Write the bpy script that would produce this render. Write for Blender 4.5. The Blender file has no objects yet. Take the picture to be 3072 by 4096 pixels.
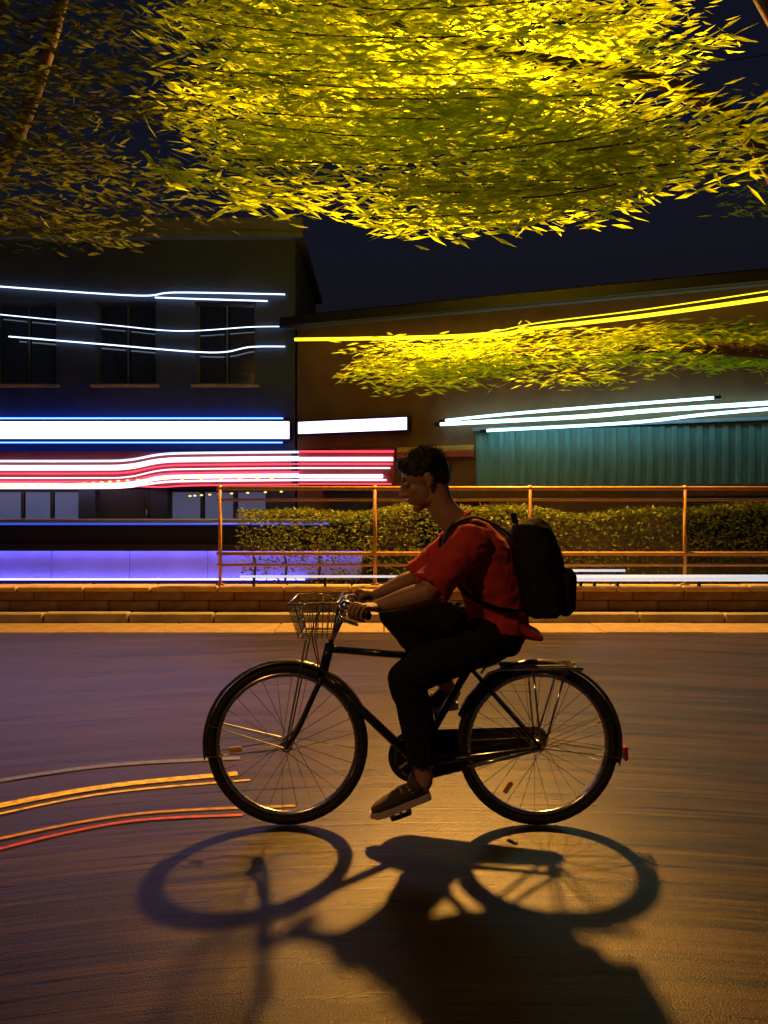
import bpy, math, random
from mathutils import Vector, Matrix, noise
random.seed(7)
sc = bpy.context.scene
COL = sc.collection
PI = math.pi
F = 3000.0            # focal length in photo pixels
CAMH = 1.31

# ------------------------------------------------------------------ camera
cd = bpy.data.cameras.new('camera')
cam = bpy.data.objects.new('camera', cd); COL.objects.link(cam)
cam.location = (0, 0, CAMH); cam.rotation_euler = (math.radians(90), 0, 0)
cd.sensor_fit = 'VERTICAL'; cd.sensor_height = 36.0; cd.sensor_width = 27.0
cd.lens = 36.0 * F / 4096.0
cd.clip_start = 0.05; cd.clip_end = 3000
sc.camera = cam
# ------------------------------------------------------------------ night sky
w = bpy.data.worlds.new('World'); sc.world = w; w.use_nodes = True
nt = w.node_tree
sky = nt.nodes.new('ShaderNodeTexSky'); sky.sky_type = 'NISHITA'; sky.sun_disc = False
sky.sun_elevation = math.radians(-2.6); sky.sun_rotation = math.radians(200)
sky.air_density = 1.0; sky.dust_density = 1.5; sky.ozone_density = 2.0
nt.nodes['Background'].inputs[1].default_value = 0.14
nt.links.new(sky.outputs[0], nt.nodes['Background'].inputs[0])
# ------------------------------------------------------------------ exposure
sc.view_settings.view_transform = 'Standard'; sc.view_settings.look = 'None'
sc.view_settings.exposure = 0.0; sc.view_settings.gamma = 1.0
sc.render.engine = 'CYCLES'
cy = sc.cycles
cy.use_denoising = True
cy.max_bounces = 5; cy.diffuse_bounces = 3; cy.glossy_bounces = 2; cy.transmission_bounces = 3; cy.transparent_max_bounces = 8
cy.sample_clamp_indirect = 6.0; cy.caustics_reflective = False; cy.caustics_refractive = False
LAMP = Vector((1.0, 10.2, 6.95))      # the street lamp hung over the pavement
LAMP_POWER = 8600.0

# ------------------------------------------------------------------ helpers
def G(px, py, Y):
    return Vector(((px - 1536) * Y / F, Y, CAMH - (py - 2048) * Y / F))
BY = 3.14
def W(px, py, dy=0.0):                 # point in the bicycle's upright plane, moved sideways by dy
    return Vector(((px - 1536) * BY / F, BY + dy, CAMH - (py - 2048) * BY / F))
def ground_pt(px, py):
    Y = CAMH * F / (py - 2048); return Vector(((px - 1536) * Y / F, Y, 0))

def world_origin(o):
    v = Vector((0, 0, 0))
    while o is not None:
        v += Vector(o.location); o = o.parent
    return v
def tag(o, label=None, cat=None, group=None, kind=None):
    if label: o['label'] = label
    if cat: o['category'] = cat
    if group: o['group'] = group
    if kind: o['kind'] = kind
    return o
def empty(name, loc, label, cat, group=None):
    o = bpy.data.objects.new(name, None); COL.objects.link(o); o.location = loc; o.empty_display_size = 0.1
    return tag(o, label, cat, group)
def link_mesh(name, me, parent=None, loc=(0, 0, 0), rot=None):
    o = bpy.data.objects.new(name, me); COL.objects.link(o); o.location = loc
    if rot is not None: o.rotation_euler = rot
    if parent is not None: o.parent = parent
    return o

def frame_of(t, lat):
    t = t.normalized(); a = lat - t * lat.dot(t)
    if a.length < 1e-4:
        a = Vector((1, 0, 0)) - t * t.x
        if a.length < 1e-4: a = Vector((0, 0, 1)) - t * t.z
    a.normalize(); return a, t.cross(a)
class MB:
    def __init__(s): s.v = []; s.f = []
    def face(s, pts):
        b = len(s.v); s.v += [Vector(p) for p in pts]; s.f.append(tuple(range(b, b + len(pts))))
    def box(s, c, size, m=None):
        c = Vector(c); b = len(s.v); hx, hy, hz = size[0] / 2, size[1] / 2, size[2] / 2
        for x, y, z in ((-1,-1,-1),(1,-1,-1),(1,1,-1),(-1,1,-1),(-1,-1,1),(1,-1,1),(1,1,1),(-1,1,1)):
            p = Vector((x * hx, y * hy, z * hz))
            if m is not None: p = m @ p
            s.v.append(c + p)
        for q in ((0,3,2,1),(4,5,6,7),(0,1,5,4),(1,2,6,5),(2,3,7,6),(3,0,4,7)):
            s.f.append(tuple(b + i for i in q))
        return s
    def bbox(s, c, size, bev=0.01, m=None):     # a box with bevelled edges
        c = Vector(c); hx, hy, hz = (max(d / 2, bev * 1.01) for d in size)
        b = len(s.v)
        idx = {}
        for sx in (-1, 1):
            for sy in (-1, 1):
                for sz in (-1, 1):
                    for k in range(3):
                        p = Vector((sx * (hx - (0 if k == 0 else bev)), sy * (hy - (0 if k == 1 else bev)), sz * (hz - (0 if k == 2 else bev))))
                        if m is not None: p = m @ p
                        idx[sx, sy, sz, k] = len(s.v); s.v.append(c + p)
        def add(q):
            pts = [s.v[i] for i in q]
            n = (pts[1] - pts[0]).cross(pts[2] - pts[0]); ce = sum(pts, Vector()) / len(pts) - c
            s.f.append(tuple(q) if n.dot(ce) > 0 else tuple(reversed(q)))
        for k in range(3):
            o1, o2 = [(1, 2), (0, 2), (0, 1)][k]
            for sg in (-1, 1):
                q = []
                for a, d in ((-1, -1), (1, -1), (1, 1), (-1, 1)):
                    t = [0, 0, 0]; t[k] = sg; t[o1] = a; t[o2] = d; q.append(idx[t[0], t[1], t[2], k])
                add(q)
            for a in (-1, 1):
                for d in (-1, 1):
                    t = [0, 0, 0]; t[o1] = a; t[o2] = d
                    t0 = t[:]; t0[k] = -1; t1 = t[:]; t1[k] = 1
                    add([idx[(*t0, o1)], idx[(*t1, o1)], idx[(*t1, o2)], idx[(*t0, o2)]])
        for sx in (-1, 1):
            for sy in (-1, 1):
                for sz in (-1, 1): add([idx[sx, sy, sz, k] for k in range(3)])
        return s
    def tube(s, pts, rad, seg=8, lat=Vector((0, 1, 0)), cap=True, closed=False):
        """tube along pts; rad: number, list of numbers or list of (lateral, depth)"""
        pts = [Vector(p) for p in pts]; n = len(pts)
        if not isinstance(rad, (list, tuple)): rad = [rad] * n
        b = len(s.v); lat = Vector(lat); prev = None
        for i, p in enumerate(pts):
            if closed: t = pts[(i + 1) % n] - pts[i - 1]
            else: t = pts[min(i + 1, n - 1)] - pts[max(i - 1, 0)]
            a, c = frame_of(t, lat if prev is None else prev); prev = a
            r = rad[i]; ra, rc = (r, r) if not isinstance(r, (list, tuple)) else r
            for k in range(seg):
                th = 2 * PI * k / seg
                s.v.append(p + a * (ra * math.cos(th)) + c * (rc * math.sin(th)))
        for i in range(n if closed else n - 1):
            j = (i + 1) % n
            for k in range(seg):
                k2 = (k + 1) % seg
                s.f.append((b + i * seg + k, b + i * seg + k2, b + j * seg + k2, b + j * seg + k))
        if cap and not closed:
            s.f.append(tuple(b + k for k in reversed(range(seg))))
            s.f.append(tuple(b + (n - 1) * seg + k for k in range(seg)))
        return s
    def ell(s, c, r, m=None, nu=16, nv=10):
        c = Vector(c); b = len(s.v)
        def put(p):
            if m is not None: p = m @ p
            s.v.append(c + p)
        put(Vector((0, 0, -r[2])))
        for j in range(1, nv):
            ph = -PI / 2 + PI * j / nv
            for i in range(nu):
                th = 2 * PI * i / nu
                put(Vector((r[0] * math.cos(ph) * math.cos(th), r[1] * math.cos(ph) * math.sin(th), r[2] * math.sin(ph))))
        put(Vector((0, 0, r[2]))); top = len(s.v) - 1
        for i in range(nu):
            i2 = (i + 1) % nu
            s.f.append((b, b + 1 + i2, b + 1 + i))
            for j in range(nv - 2):
                a0 = b + 1 + j * nu; a1 = a0 + nu
                s.f.append((a0 + i, a0 + i2, a1 + i2, a1 + i))
            a0 = b + 1 + (nv - 2) * nu
            s.f.append((a0 + i, a0 + i2, top))
        return s
    def lathe(s, c, axis, prof, seg=24, closed=False):   # prof: (radius, along axis)
        axis = Vector(axis).normalized(); a, d = frame_of(axis, Vector((0, 0, 1)) if abs(axis.z) < .9 else Vector((1, 0, 0)))
        b = len(s.v); c = Vector(c); n = len(prof)
        for r, h in prof:
            for k in range(seg):
                th = 2 * PI * k / seg
                s.v.append(c + axis * h + a * (r * math.cos(th)) + d * (r * math.sin(th)))
        for i in range(n if closed else n - 1):
            j = (i + 1) % n
            for k in range(seg):
                k2 = (k + 1) % seg
                s.f.append((b + i * seg + k, b + i * seg + k2, b + j * seg + k2, b + j * seg + k))
        if not closed:
            s.f.append(tuple(b + k for k in reversed(range(seg))))
            s.f.append(tuple(b + (n - 1) * seg + k for k in range(seg)))
        return s
    def mesh(s, name, m, off=Vector((0, 0, 0)), smooth=False):
        me = bpy.data.meshes.new(name)
        me.from_pydata([tuple(p - off) for p in s.v], [], s.f)
        if m is not None: me.materials.append(m)
        if smooth: me.polygons.foreach_set('use_smooth', [True] * len(me.polygons))
        me.update(); return me
    def build(s, name, m, parent=None, smooth=False):
        if parent is None:
            xs = [p.x for p in s.v]; ys = [p.y for p in s.v]; zs = [p.z for p in s.v]
            off = Vector(((min(xs) + max(xs)) / 2, (min(ys) + max(ys)) / 2, min(zs)))
            return link_mesh(name, s.mesh(name, m, off, smooth), None, off)
        return link_mesh(name, s.mesh(name, m, world_origin(parent), smooth), parent)

def smooth_path(pts, n=6):
    pts = [Vector(p) for p in pts]; out = []
    for i in range(len(pts) - 1):
        p0 = pts[max(i - 1, 0)]; p1 = pts[i]; p2 = pts[i + 1]; p3 = pts[min(i + 2, len(pts) - 1)]
        for k in range(n):
            t = k / n; t2 = t * t; t3 = t2 * t
            out.append(0.5 * ((2 * p1) + (p2 - p0) * t + (2 * p0 - 5 * p1 + 4 * p2 - p3) * t2 + (3 * p1 - p0 - 3 * p2 + p3) * t3))
    out.append(pts[-1]); return out

def sculpt(mb, name, m, parent, voxel=0.006, it=6, disp=None):
    """one continuous skin round all the closed shapes in mb"""
    tmp = bpy.data.objects.new('tmp', mb.mesh('tmp', None)); COL.objects.link(tmp)
    r = tmp.modifiers.new('r', 'REMESH'); r.mode = 'VOXEL'; r.voxel_size = voxel; r.adaptivity = 0
    sm = tmp.modifiers.new('s', 'SMOOTH'); sm.iterations = it; sm.factor = 0.5
    dg = bpy.context.evaluated_depsgraph_get()
    me = bpy.data.meshes.new_from_object(tmp.evaluated_get(dg))
    bpy.data.objects.remove(tmp)
    if disp:
        nn = [v.normal.copy() for v in me.vertices]
        for v, q in zip(me.vertices, nn): v.co = v.co + q * disp(v.co, q)
    off = world_origin(parent)
    for v in me.vertices: v.co = v.co - off
    me.materials.clear(); me.materials.append(m)
    me.polygons.foreach_set('use_smooth', [True] * len(me.polygons)); me.update()
    me.name = name
    return link_mesh(name, me, parent)

# ------------------------------------------------------------------ materials
def mat(name, col, rough=0.6, metal=0.0, spec=0.5, var=0.0, scale=8.0, bump=0.0, bscale=60.0, coat=0.0, stretch=None, var2=None):
    m = bpy.data.materials.new(name); m.use_nodes = True
    n = m.node_tree.nodes; l = m.node_tree.links; p = n['Principled BSDF']
    p.inputs['Base Color'].default_value = (*col, 1); p.inputs['Roughness'].default_value = rough
    p.inputs['Metallic'].default_value = metal; p.inputs['Specular IOR Level'].default_value = spec
    p.inputs['Coat Weight'].default_value = coat
    tc = n.new('ShaderNodeTexCoord'); src = tc.outputs['Object']
    if stretch:
        mp = n.new('ShaderNodeMapping'); mp.inputs['Scale'].default_value = stretch
        l.new(src, mp.inputs[0]); src = mp.outputs[0]
    if var > 0:
        t = n.new('ShaderNodeTexNoise'); t.inputs['Scale'].default_value = scale; t.inputs['Detail'].default_value = 6
        l.new(src, t.inputs['Vector'])
        r = n.new('ShaderNodeValToRGB'); e = r.color_ramp.elements
        e[0].position = 0.3; e[1].position = 0.7
        c2 = var2 if var2 else tuple(c * (1 - var) for c in col)
        e[0].color = (*c2, 1); e[1].color = (*[min(1, c * (1 + var * .5)) for c in col], 1)
        l.new(t.outputs[0], r.inputs[0]); l.new(r.outputs[0], p.inputs['Base Color'])
        mr = n.new('ShaderNodeMapRange'); mr.inputs[3].default_value = max(.03, rough - .12); mr.inputs[4].default_value = min(1, rough + .12)
        l.new(t.outputs[0], mr.inputs[0]); l.new(mr.outputs[0], p.inputs['Roughness'])
    if bump > 0:
        t2 = n.new('ShaderNodeTexNoise'); t2.inputs['Scale'].default_value = bscale; t2.inputs['Detail'].default_value = 5
        l.new(src, t2.inputs['Vector'])
        b = n.new('ShaderNodeBump'); b.inputs['Strength'].default_value = bump; b.inputs['Distance'].default_value = 0.01
        l.new(t2.outputs[0], b.inputs['Height']); l.new(b.outputs[0], p.inputs['Normal'])
    return m
def glow(name, col, strength):
    m = bpy.data.materials.new(name); m.use_nodes = True
    p = m.node_tree.nodes['Principled BSDF']
    p.inputs['Base Color'].default_value = (*[min(.8, c) for c in col], 1); p.inputs['Roughness'].default_value = 0.4
    p.inputs['Emission Color'].default_value = (*col, 1); p.inputs['Emission Strength'].default_value = strength
    return m
def leaf_mat(name, c1, c2, trans=0.5):
    m = bpy.data.materials.new(name); m.use_nodes = True
    n = m.node_tree.nodes; l = m.node_tree.links; n.remove(n['Principled BSDF'])
    out = n['Material Output']
    g = n.new('ShaderNodeNewGeometry'); r = n.new('ShaderNodeValToRGB')
    r.color_ramp.elements[0].color = (*c1, 1); r.color_ramp.elements[1].color = (*c2, 1)
    l.new(g.outputs['Random Per Island'], r.inputs[0])
    d = n.new('ShaderNodeBsdfDiffuse'); t = n.new('ShaderNodeBsdfTranslucent')
    gl = n.new('ShaderNodeBsdfGlossy'); gl.inputs['Roughness'].default_value = 0.45; gl.inputs['Color'].default_value = (.8, .8, .8, 1)
    l.new(r.outputs[0], d.inputs[0]); l.new(r.outputs[0], t.inputs[0])
    mx = n.new('ShaderNodeMixShader'); mx.inputs[0].default_value = trans
    l.new(d.outputs[0], mx.inputs[1]); l.new(t.outputs[0], mx.inputs[2])
    m2 = n.new('ShaderNodeMixShader'); m2.inputs[0].default_value = 0.03
    l.new(mx.outputs[0], m2.inputs[1]); l.new(gl.outputs[0], m2.inputs[2]); l.new(m2.outputs[0], out.inputs[0])
    return m

def asphalt():
    m = bpy.data.materials.new('asphalt'); m.use_nodes = True
    n = m.node_tree.nodes; l = m.node_tree.links; p = n['Principled BSDF']
    tc = n.new('ShaderNodeTexCoord')
    # panning streaks put into colour and bumps, along arcs round a centre
    sep = n.new('ShaderNodeSeparateXYZ'); l.new(tc.outputs['Object'], sep.inputs[0])
    def M(op, a, b=None):
        q = n.new('ShaderNodeMath'); q.operation = op
        for i, x in enumerate((a, b)):
            if x is None: continue
            if isinstance(x, (int, float)): q.inputs[i].default_value = x
            else: l.new(x, q.inputs[i])
        return q.outputs[0]
    dx = M('SUBTRACT', sep.outputs[0], 0.3); dy = M('ADD', sep.outputs[1], 4.0)
    rad = M('SQRT', M('ADD', M('MULTIPLY', dx, dx), M('MULTIPLY', dy, dy)))
    ang = M('ARCTAN2', dx, dy)
    cmb = n.new('ShaderNodeCombineXYZ')
    l.new(M('MULTIPLY', ang, 5.0), cmb.inputs[0]); l.new(M('MULTIPLY', rad, 34.0), cmb.inputs[1])
    st = n.new('ShaderNodeTexNoise'); st.inputs['Scale'].default_value = 1.0; st.inputs['Detail'].default_value = 7; st.inputs['Roughness'].default_value = .68
    l.new(cmb.outputs[0], st.inputs['Vector'])
    gr = n.new('ShaderNodeTexNoise'); gr.inputs['Scale'].default_value = 160; gr.inputs['Detail'].default_value = 4
    l.new(tc.outputs['Object'], gr.inputs['Vector'])
    bl = n.new('ShaderNodeTexNoise'); bl.inputs['Scale'].default_value = 0.9; bl.inputs['Detail'].default_value = 5
    l.new(tc.outputs['Object'], bl.inputs['Vector'])
    cm2 = n.new('ShaderNodeCombineXYZ'); l.new(M('MULTIPLY', ang, 3.0), cm2.inputs[0]); l.new(M('MULTIPLY', rad, 9.0), cm2.inputs[1])
    s2 = n.new('ShaderNodeTexNoise'); s2.inputs['Scale'].default_value = 1.0; s2.inputs['Detail'].default_value = 4; l.new(cm2.outputs[0], s2.inputs['Vector'])
    mixv = M('ADD', M('ADD', M('MULTIPLY', st.outputs[0], 0.50), M('MULTIPLY', s2.outputs[0], .28)), M('ADD', M('MULTIPLY', gr.outputs[0], 0.10), M('MULTIPLY', bl.outputs[0], 0.12)))
    r = n.new('ShaderNodeValToRGB'); e = r.color_ramp.elements
    e[0].position = .45; e[0].color = (.009, .007, .0055, 1); e[1].position = .56; e[1].color = (.044, .029, .018, 1)
    l.new(mixv, r.inputs[0]); l.new(r.outputs[0], p.inputs['Base Color'])
    mr = n.new('ShaderNodeMapRange'); mr.inputs[1].default_value = .35; mr.inputs[2].default_value = .65
    mr.inputs[3].default_value = .26; mr.inputs[4].default_value = .42
    l.new(st.outputs[0], mr.inputs[0]); l.new(mr.outputs[0], p.inputs['Roughness'])
    p.inputs['Specular IOR Level'].default_value = 0.27
    b = n.new('ShaderNodeBump'); b.inputs['Strength'].default_value = 0.4; b.inputs['Distance'].default_value = .008
    l.new(M('ADD', M('MULTIPLY', st.outputs[0], .8), M('MULTIPLY', gr.outputs[0], .5)), b.inputs['Height']); l.new(b.outputs[0], p.inputs['Normal'])
    return m

M_asphalt = asphalt()
M_soil = mat('soil', (.09, .065, .045), .9, var=.4, scale=14, bump=.6, bscale=40)
M_paving = mat('paving', (.26, .23, .2), .75, var=.3, scale=6, bump=.25, bscale=90)
M_kerb = mat('kerb_stone', (.30, .27, .23), .7, var=.35, scale=5, bump=.3, bscale=70)
M_wallstone = mat('wall_stone', (.23, .13, .085), .8, var=.4, scale=7, bump=.4, bscale=45)
M_lightpool = mat('light_pool_concrete', (.26, .19, .11), .8, var=.3, scale=6, bump=.25, bscale=80)
M_coping = mat('coping_stone', (.62, .42, .12), .6, var=.3, scale=6, bump=.3, bscale=60)
M_rail = mat('rail_paint', (.55, .30, .07), .35, var=.25, scale=12, bump=.05)
M_steel = mat('galvanised', (.35, .35, .36), .4, metal=.8, var=.2, scale=10)
M_dark = mat('dark_metal', (.02, .021, .024), .4, metal=.3)
M_navy = mat('navy_plaster', (.05, .075, .14), .85, var=.2, scale=3, bump=.2, bscale=50)
M_brown = mat('brown_plaster', (.18, .10, .055), .85, var=.25, scale=3, bump=.25, bscale=55)
M_teal = mat('teal_sheet', (.14, .36, .40), .45, var=.25, scale=6, stretch=(1, 1, .3))
M_slate = mat('slate_panel', (.16, .19, .24), .6, var=.2, scale=5)
M_frame = mat('window_frame', (.05, .055, .065), .45)
M_glass = mat('dark_glass', (.012, .016, .024), .08, spec=.8)
M_bark = mat('bark', (.10, .07, .05), .9, var=.5, scale=10, bump=.8, bscale=22, stretch=(1, 1, .3))
M_paint_y = mat('yellow_streak_paint', (.85, .60, .03), .55, var=.35, scale=26, bump=.15, var2=(.30, .21, .05))
M_paint_o = mat('orange_streak_paint', (.45, .20, .04), .6, var=.5, scale=26, bump=.15, var2=(.16, .09, .04))
M_paint_r = mat('red_streak_paint', (.50, .025, .015), .55, var=.5, scale=26, bump=.15, var2=(.18, .03, .02))
M_paint_b = mat('blue_streak_paint', (.09, .12, .60), .55, var=.5, scale=26, bump=.15, var2=(.06, .07, .2))
M_leaf = leaf_mat('leaf_yellow', (.47, .63, .008), (.68, .87, .015), .68)
M_leaf2 = leaf_mat('leaf_shaded', (.05, .07, .012), (.12, .15, .02), .4)  # dark leaf colour stands for foliage out of the lamp's light
M_hedge = leaf_mat('leaf_hedge', (.10, .14, .012), (.26, .30, .02), .3)
# glowing materials of the street, some for added light
E_white = glow('sign_white', (.60, .52, 1.0), 4.5)
E_tube = glow('tube_white', (.42, .92, 1.0), 4.2)
E_blue = glow('blue_tube', (.04, .12, 1.0), 9.0)
E_panel = glow('blue_panel', (.14, .14, .86), .95)
E_wash = glow('blue_wash', (.11, .10, 1.0), 24.0)
M_pale = mat('pale_panel', (.62, .60, .70), .5, var=.12, scale=3, bump=.1, bscale=30)
E_strip = glow('blue_strip', (.05, .10, .80), .8)
E_red = glow('neon_red', (1.0, .05, .10), 2.0)
E_pink = glow('neon_pink', (1.0, .68, .86), 2.2)
E_ice = glow('neon_ice', (.62, .78, 1.0), 1.4)
E_trail = glow('trail_yellow', (1.0, .86, .02), 1.6)
E_thin = glow('trail_white', (.62, .76, 1.0), 2.4)
E_bulb = glow('bulb_yellow', (1.0, .70, .16), 1.6)
E_low = glow('low_strip', (.66, .74, .86), .8)
E_lamp = glow('lamp_glass', (1.0, .70, .20), 30.0)
E_win = glow('sign_glow_pane', (.12, .15, .30), .35)  # glow put into the panes for the sign's blue light

# ================================================================== SETTING
mb = MB(); mb.face([(-900, -900, -.02), (900, -900, -.02), (900, 900, -.02), (-900, 900, -.02)])
tag(mb.build('ground', M_soil), kind='structure')
mb = MB(); mb.face([(-80, -7, 0), (80, -7, 0), (80, 8.80, 0), (-80, 8.80, 0)])
road = mb.build('road', M_asphalt); tag(road, kind='structure')
# raised pavement behind the kerb
mb = MB(); mb.box((0, 13.0, .05), (60, 8.1, .10)); pav = mb.build('pavement', M_paving); tag(pav, kind='structure')
# kerb stones
ke = bpy.data.objects.new('kerb', None); COL.objects.link(ke); ke.location = (0, 8.87, 0); tag(ke, kind='structure')
mb = MB(); mb.bbox((0, 0, .062), (.985, .15, .125), .014); kme = mb.mesh('kerb_stone', M_kerb)
for i in range(24):
    o = link_mesh('kerb_stone', kme, ke, ((i - 12) + .5, random.uniform(-.004, .004), random.uniform(-.006, .002)))
# pale gutter slabs put in for the pool of lamp light at the kerb
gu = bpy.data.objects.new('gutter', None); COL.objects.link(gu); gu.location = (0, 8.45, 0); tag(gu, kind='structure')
mb = MB(); mb.bbox((0, 0, -.035), (1.19, .66, .09), .008); gme = mb.mesh('light_pool_slab', M_lightpool)
for i in range(20): link_mesh('light_pool_slab', gme, gu, ((i - 10) * 1.2 + .6, random.uniform(-.004, .004), random.uniform(-.003, .003)))
# light streaks on the road, put in as painted lines
def stripe(pts, wd, m, label, name='painted_streak'):
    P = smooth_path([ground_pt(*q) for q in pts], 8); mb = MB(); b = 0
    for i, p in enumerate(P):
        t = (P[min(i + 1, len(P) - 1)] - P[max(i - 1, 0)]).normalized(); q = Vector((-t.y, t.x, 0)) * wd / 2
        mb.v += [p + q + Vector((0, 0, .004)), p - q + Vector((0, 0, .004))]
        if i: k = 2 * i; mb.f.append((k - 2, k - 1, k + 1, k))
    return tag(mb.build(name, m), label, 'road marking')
stripe([(-420, 3325), (0, 3225), (450, 3145), (950, 3096)], .058, M_paint_y, 'broad yellow light streak painted on the road ending behind the front wheel')
stripe([(-420, 3362), (0, 3258), (450, 3172), (1000, 3122)], .022, M_paint_y, 'narrow yellow light streak painted just below the broad yellow one')
stripe([(-420, 3480), (0, 3358), (550, 3258), (1180, 3226)], .026, M_paint_o, 'faint orange painted light streak running behind the bottom of the front wheel')
stripe([(-420, 3530), (0, 3398), (500, 3290), (970, 3262)], .024, M_paint_r, 'thin red light streak painted on the road left of the front wheel')
stripe([(-420, 3215), (0, 3125), (450, 3062), (960, 3034)], .05, M_paint_b, 'blue light streak painted on the road above the yellow ones')

# low wall with coping along the kerb
lw = empty('low_wall', (0, 9.13, 0), 'low brown stone wall with pale coping along the far kerb', 'wall')
mb = MB(); mb.box((0, 9.15, .2), (24, .20, .36)); mb.build('core', M_soil, lw)
bl = MB(); bl.bbox((0, 0, 0), (.595, .05, .128), .012); blm = bl.mesh('stone_block', M_wallstone)
for r in range(2):
    for i in range(32):
        x = -9.6 + i * .6 + (.3 if r else 0)
        link_mesh('stone_block', blm, lw, (x, -.095 + random.uniform(-.006, .006), .18 + r * .134))
cb = MB(); cb.bbox((0, 0, 0), (.79, .34, .062), .016); cbm = cb.mesh('coping_stone', M_coping)
for i in range(25):
    link_mesh('coping_stone', cbm, lw, (-9.6 + i * .8, 0.02, .385 + random.uniform(-.003, .003)))

# steel railing on the wall, from left of the rider to beyond the right edge
ra = empty('railing', (1.5, 9.2, .416), 'orange painted steel railing standing on the low wall behind the rider', 'railing')
X0, X1 = -2.05, 7.6
for z, r in ((1.60, .026), (1.46, .018), (.80, .024), (.66, .016)):
    mb = MB(); mb.tube([(X0, 9.2, z), (X1, 9.2, z)], r, 10, lat=(0, 0, 1)); mb.build('rail', M_rail, ra, True)
for i in range(6):
    x = X0 + .04 + i * 1.9
    mb = MB(); mb.tube([(x, 9.2, .416), (x, 9.2, 1.64)], .022, 8, lat=(1, 0, 0)); mb.lathe((x, 9.2, .416), (0, 0, 1), [(.055, 0), (.055, .012), (.03, .018)], 12)
    mb.build('post', M_rail, ra, True)

# ================================================================== BUILDINGS
def wall_panel(mb, o, u, n, L, z0, z1, ops, t):
    """wall face with real openings; o = left bottom corner, u along, n outwards"""
    o = Vector(o); u = Vector(u); n = Vector(n)
    xs = sorted({0, L, *[q[0] for q in ops], *[q[1] for q in ops]}); zs = sorted({z0, z1, *[q[2] for q in ops], *[q[3] for q in ops]})
    P = lambda x, z, d=0: o + u * x + Vector((0, 0, z)) - n * d
    for i in range(len(xs) - 1):
        for j in range(len(zs) - 1):
            cx, cz = (xs[i] + xs[i + 1]) / 2, (zs[j] + zs[j + 1]) / 2
            if any(q[0] < cx < q[1] and q[2] < cz < q[3] for q in ops): continue
            mb.face([P(xs[i], zs[j]), P(xs[i + 1], zs[j]), P(xs[i + 1], zs[j + 1]), P(xs[i], zs[j + 1])])
    for a, b, c, d in ops:
        mb.face([P(a, c), P(b, c), P(b, c, t), P(a, c, t)]); mb.face([P(a, d), P(a, d, t), P(b, d, t), P(b, d)])
        mb.face([P(a, c), P(a, c, t), P(a, d, t), P(a, d)]); mb.face([P(b, c), P(b, d), P(b, d, t), P(b, c, t)])
def window(parent, o, u, n, a, b, c, d, t, glassm, bars=1, sill=True):
    o = Vector(o); u = Vector(u); n = Vector(n); m = Matrix((u, n, Vector((0, 0, 1)))).transposed()
    P = lambda x, z, dd: o + u * x + Vector((0, 0, z)) - n * dd
    fr = MB(); s = .05; dd = t - .03
    fr.box(P((a + b) / 2, c + s / 2, dd), (b - a - .006, .05, s), m); fr.box(P((a + b) / 2, d - s / 2, dd), (b - a - .006, .05, s), m)
    fr.box(P(a + s / 2 + .003, (c + d) / 2, dd), (s, .05, d - c - 2 * s), m); fr.box(P(b - s / 2 - .003, (c + d) / 2, dd), (s, .05, d - c - 2 * s), m)
    for k in range(bars):
        x = a + (b - a) * (k + 1) / (bars + 1); fr.box(P(x, (c + d) / 2, dd), (.04, .045, d - c - 2 * s), m)
    f = fr.build('window', M_frame, parent)
    for k in range(bars + 1):
        x0 = a + (b - a) * k / (bars + 1) + .045; x1 = a + (b - a) * (k + 1) / (bars + 1) - .045
        pn = MB(); pn.box(P((x0 + x1) / 2, (c + d) / 2, dd + .004), (x1 - x0, .012, d - c - 2 * s + .01), m); pn.build('pane', glassm, f)
    if sill:
        si = MB(); si.bbox(P((a + b) / 2, c - .03, -.03), (b - a + .12, .12, .05), .01, m); si.build('sill', M_coping, f)
    return f
def door(parent, o, u, n, a, b, c, d, t):
    o = Vector(o); u = Vector(u); n = Vector(n); m = Matrix((u, n, Vector((0, 0, 1)))).transposed()
    P = lambda x, z, dd: o + u * x + Vector((0, 0, z)) - n * dd
    dr = MB(); dr.bbox(P((a + b) / 2, (c + d) / 2, t - .03), (b - a - .01, .045, d - c - .01), .006, m)
    for k in (0, 1): dr.bbox(P((a + b) / 2, c + (d - c) * (.28 + .44 * k), t - .06), ((b - a) * .7, .02, (d - c) * .34), .008, m)
    f = dr.build('door', M_frame, parent)
    h = MB(); h.tube([P(b - .1, 1.0, t - .09), P(b - .1, 1.25, t - .09)], .014, 8, lat=u); h.build('handle', M_steel, f, True)

# left shop, facing the road
B1 = empty('shop_building', (-5.4, 15.5, .1), 'dark navy two storey shop building at the left behind the glowing signs', 'building')
o1 = Vector((-9.4, 13.5, .1)); u1 = Vector((1, 0, 0)); n1 = Vector((0, -1, 0)); L1 = 7.8; H1 = 6.1
ops = [(.4, 2.0, .5, 1.62), (2.3, 3.9, .5, 1.62), (4.2, 5.2, 0, 1.64), (5.5, 7.3, .5, 1.62)]
ups = [(.6 + k * 1.8, 1.7 + k * 1.8, 3.5, 5.0) for k in range(4)]
mb = MB(); wall_panel(mb, o1, u1, n1, L1, 0, H1, ops + ups, .18)
for k, (nn, oo, uu, LL) in enumerate((((1, 0, 0), o1 + Vector((L1, 0, 0)), (0, 1, 0), 4), ((-1, 0, 0), o1 + Vector((0, 4, 0)), (0, -1, 0), 4), ((0, 1, 0), o1 + Vector((L1, 4, 0)), (-1, 0, 0), L1))):
    wall_panel(mb, oo, uu, nn, LL, 0, H1, [], .1)
mb.build('wall', M_navy, B1)
mb = MB(); mb.box(o1 + Vector((L1 / 2, 2, H1 + .06)), (L1 + .3, 4.3, .12)); rf = mb.build('roof', M_slate, B1)
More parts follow.
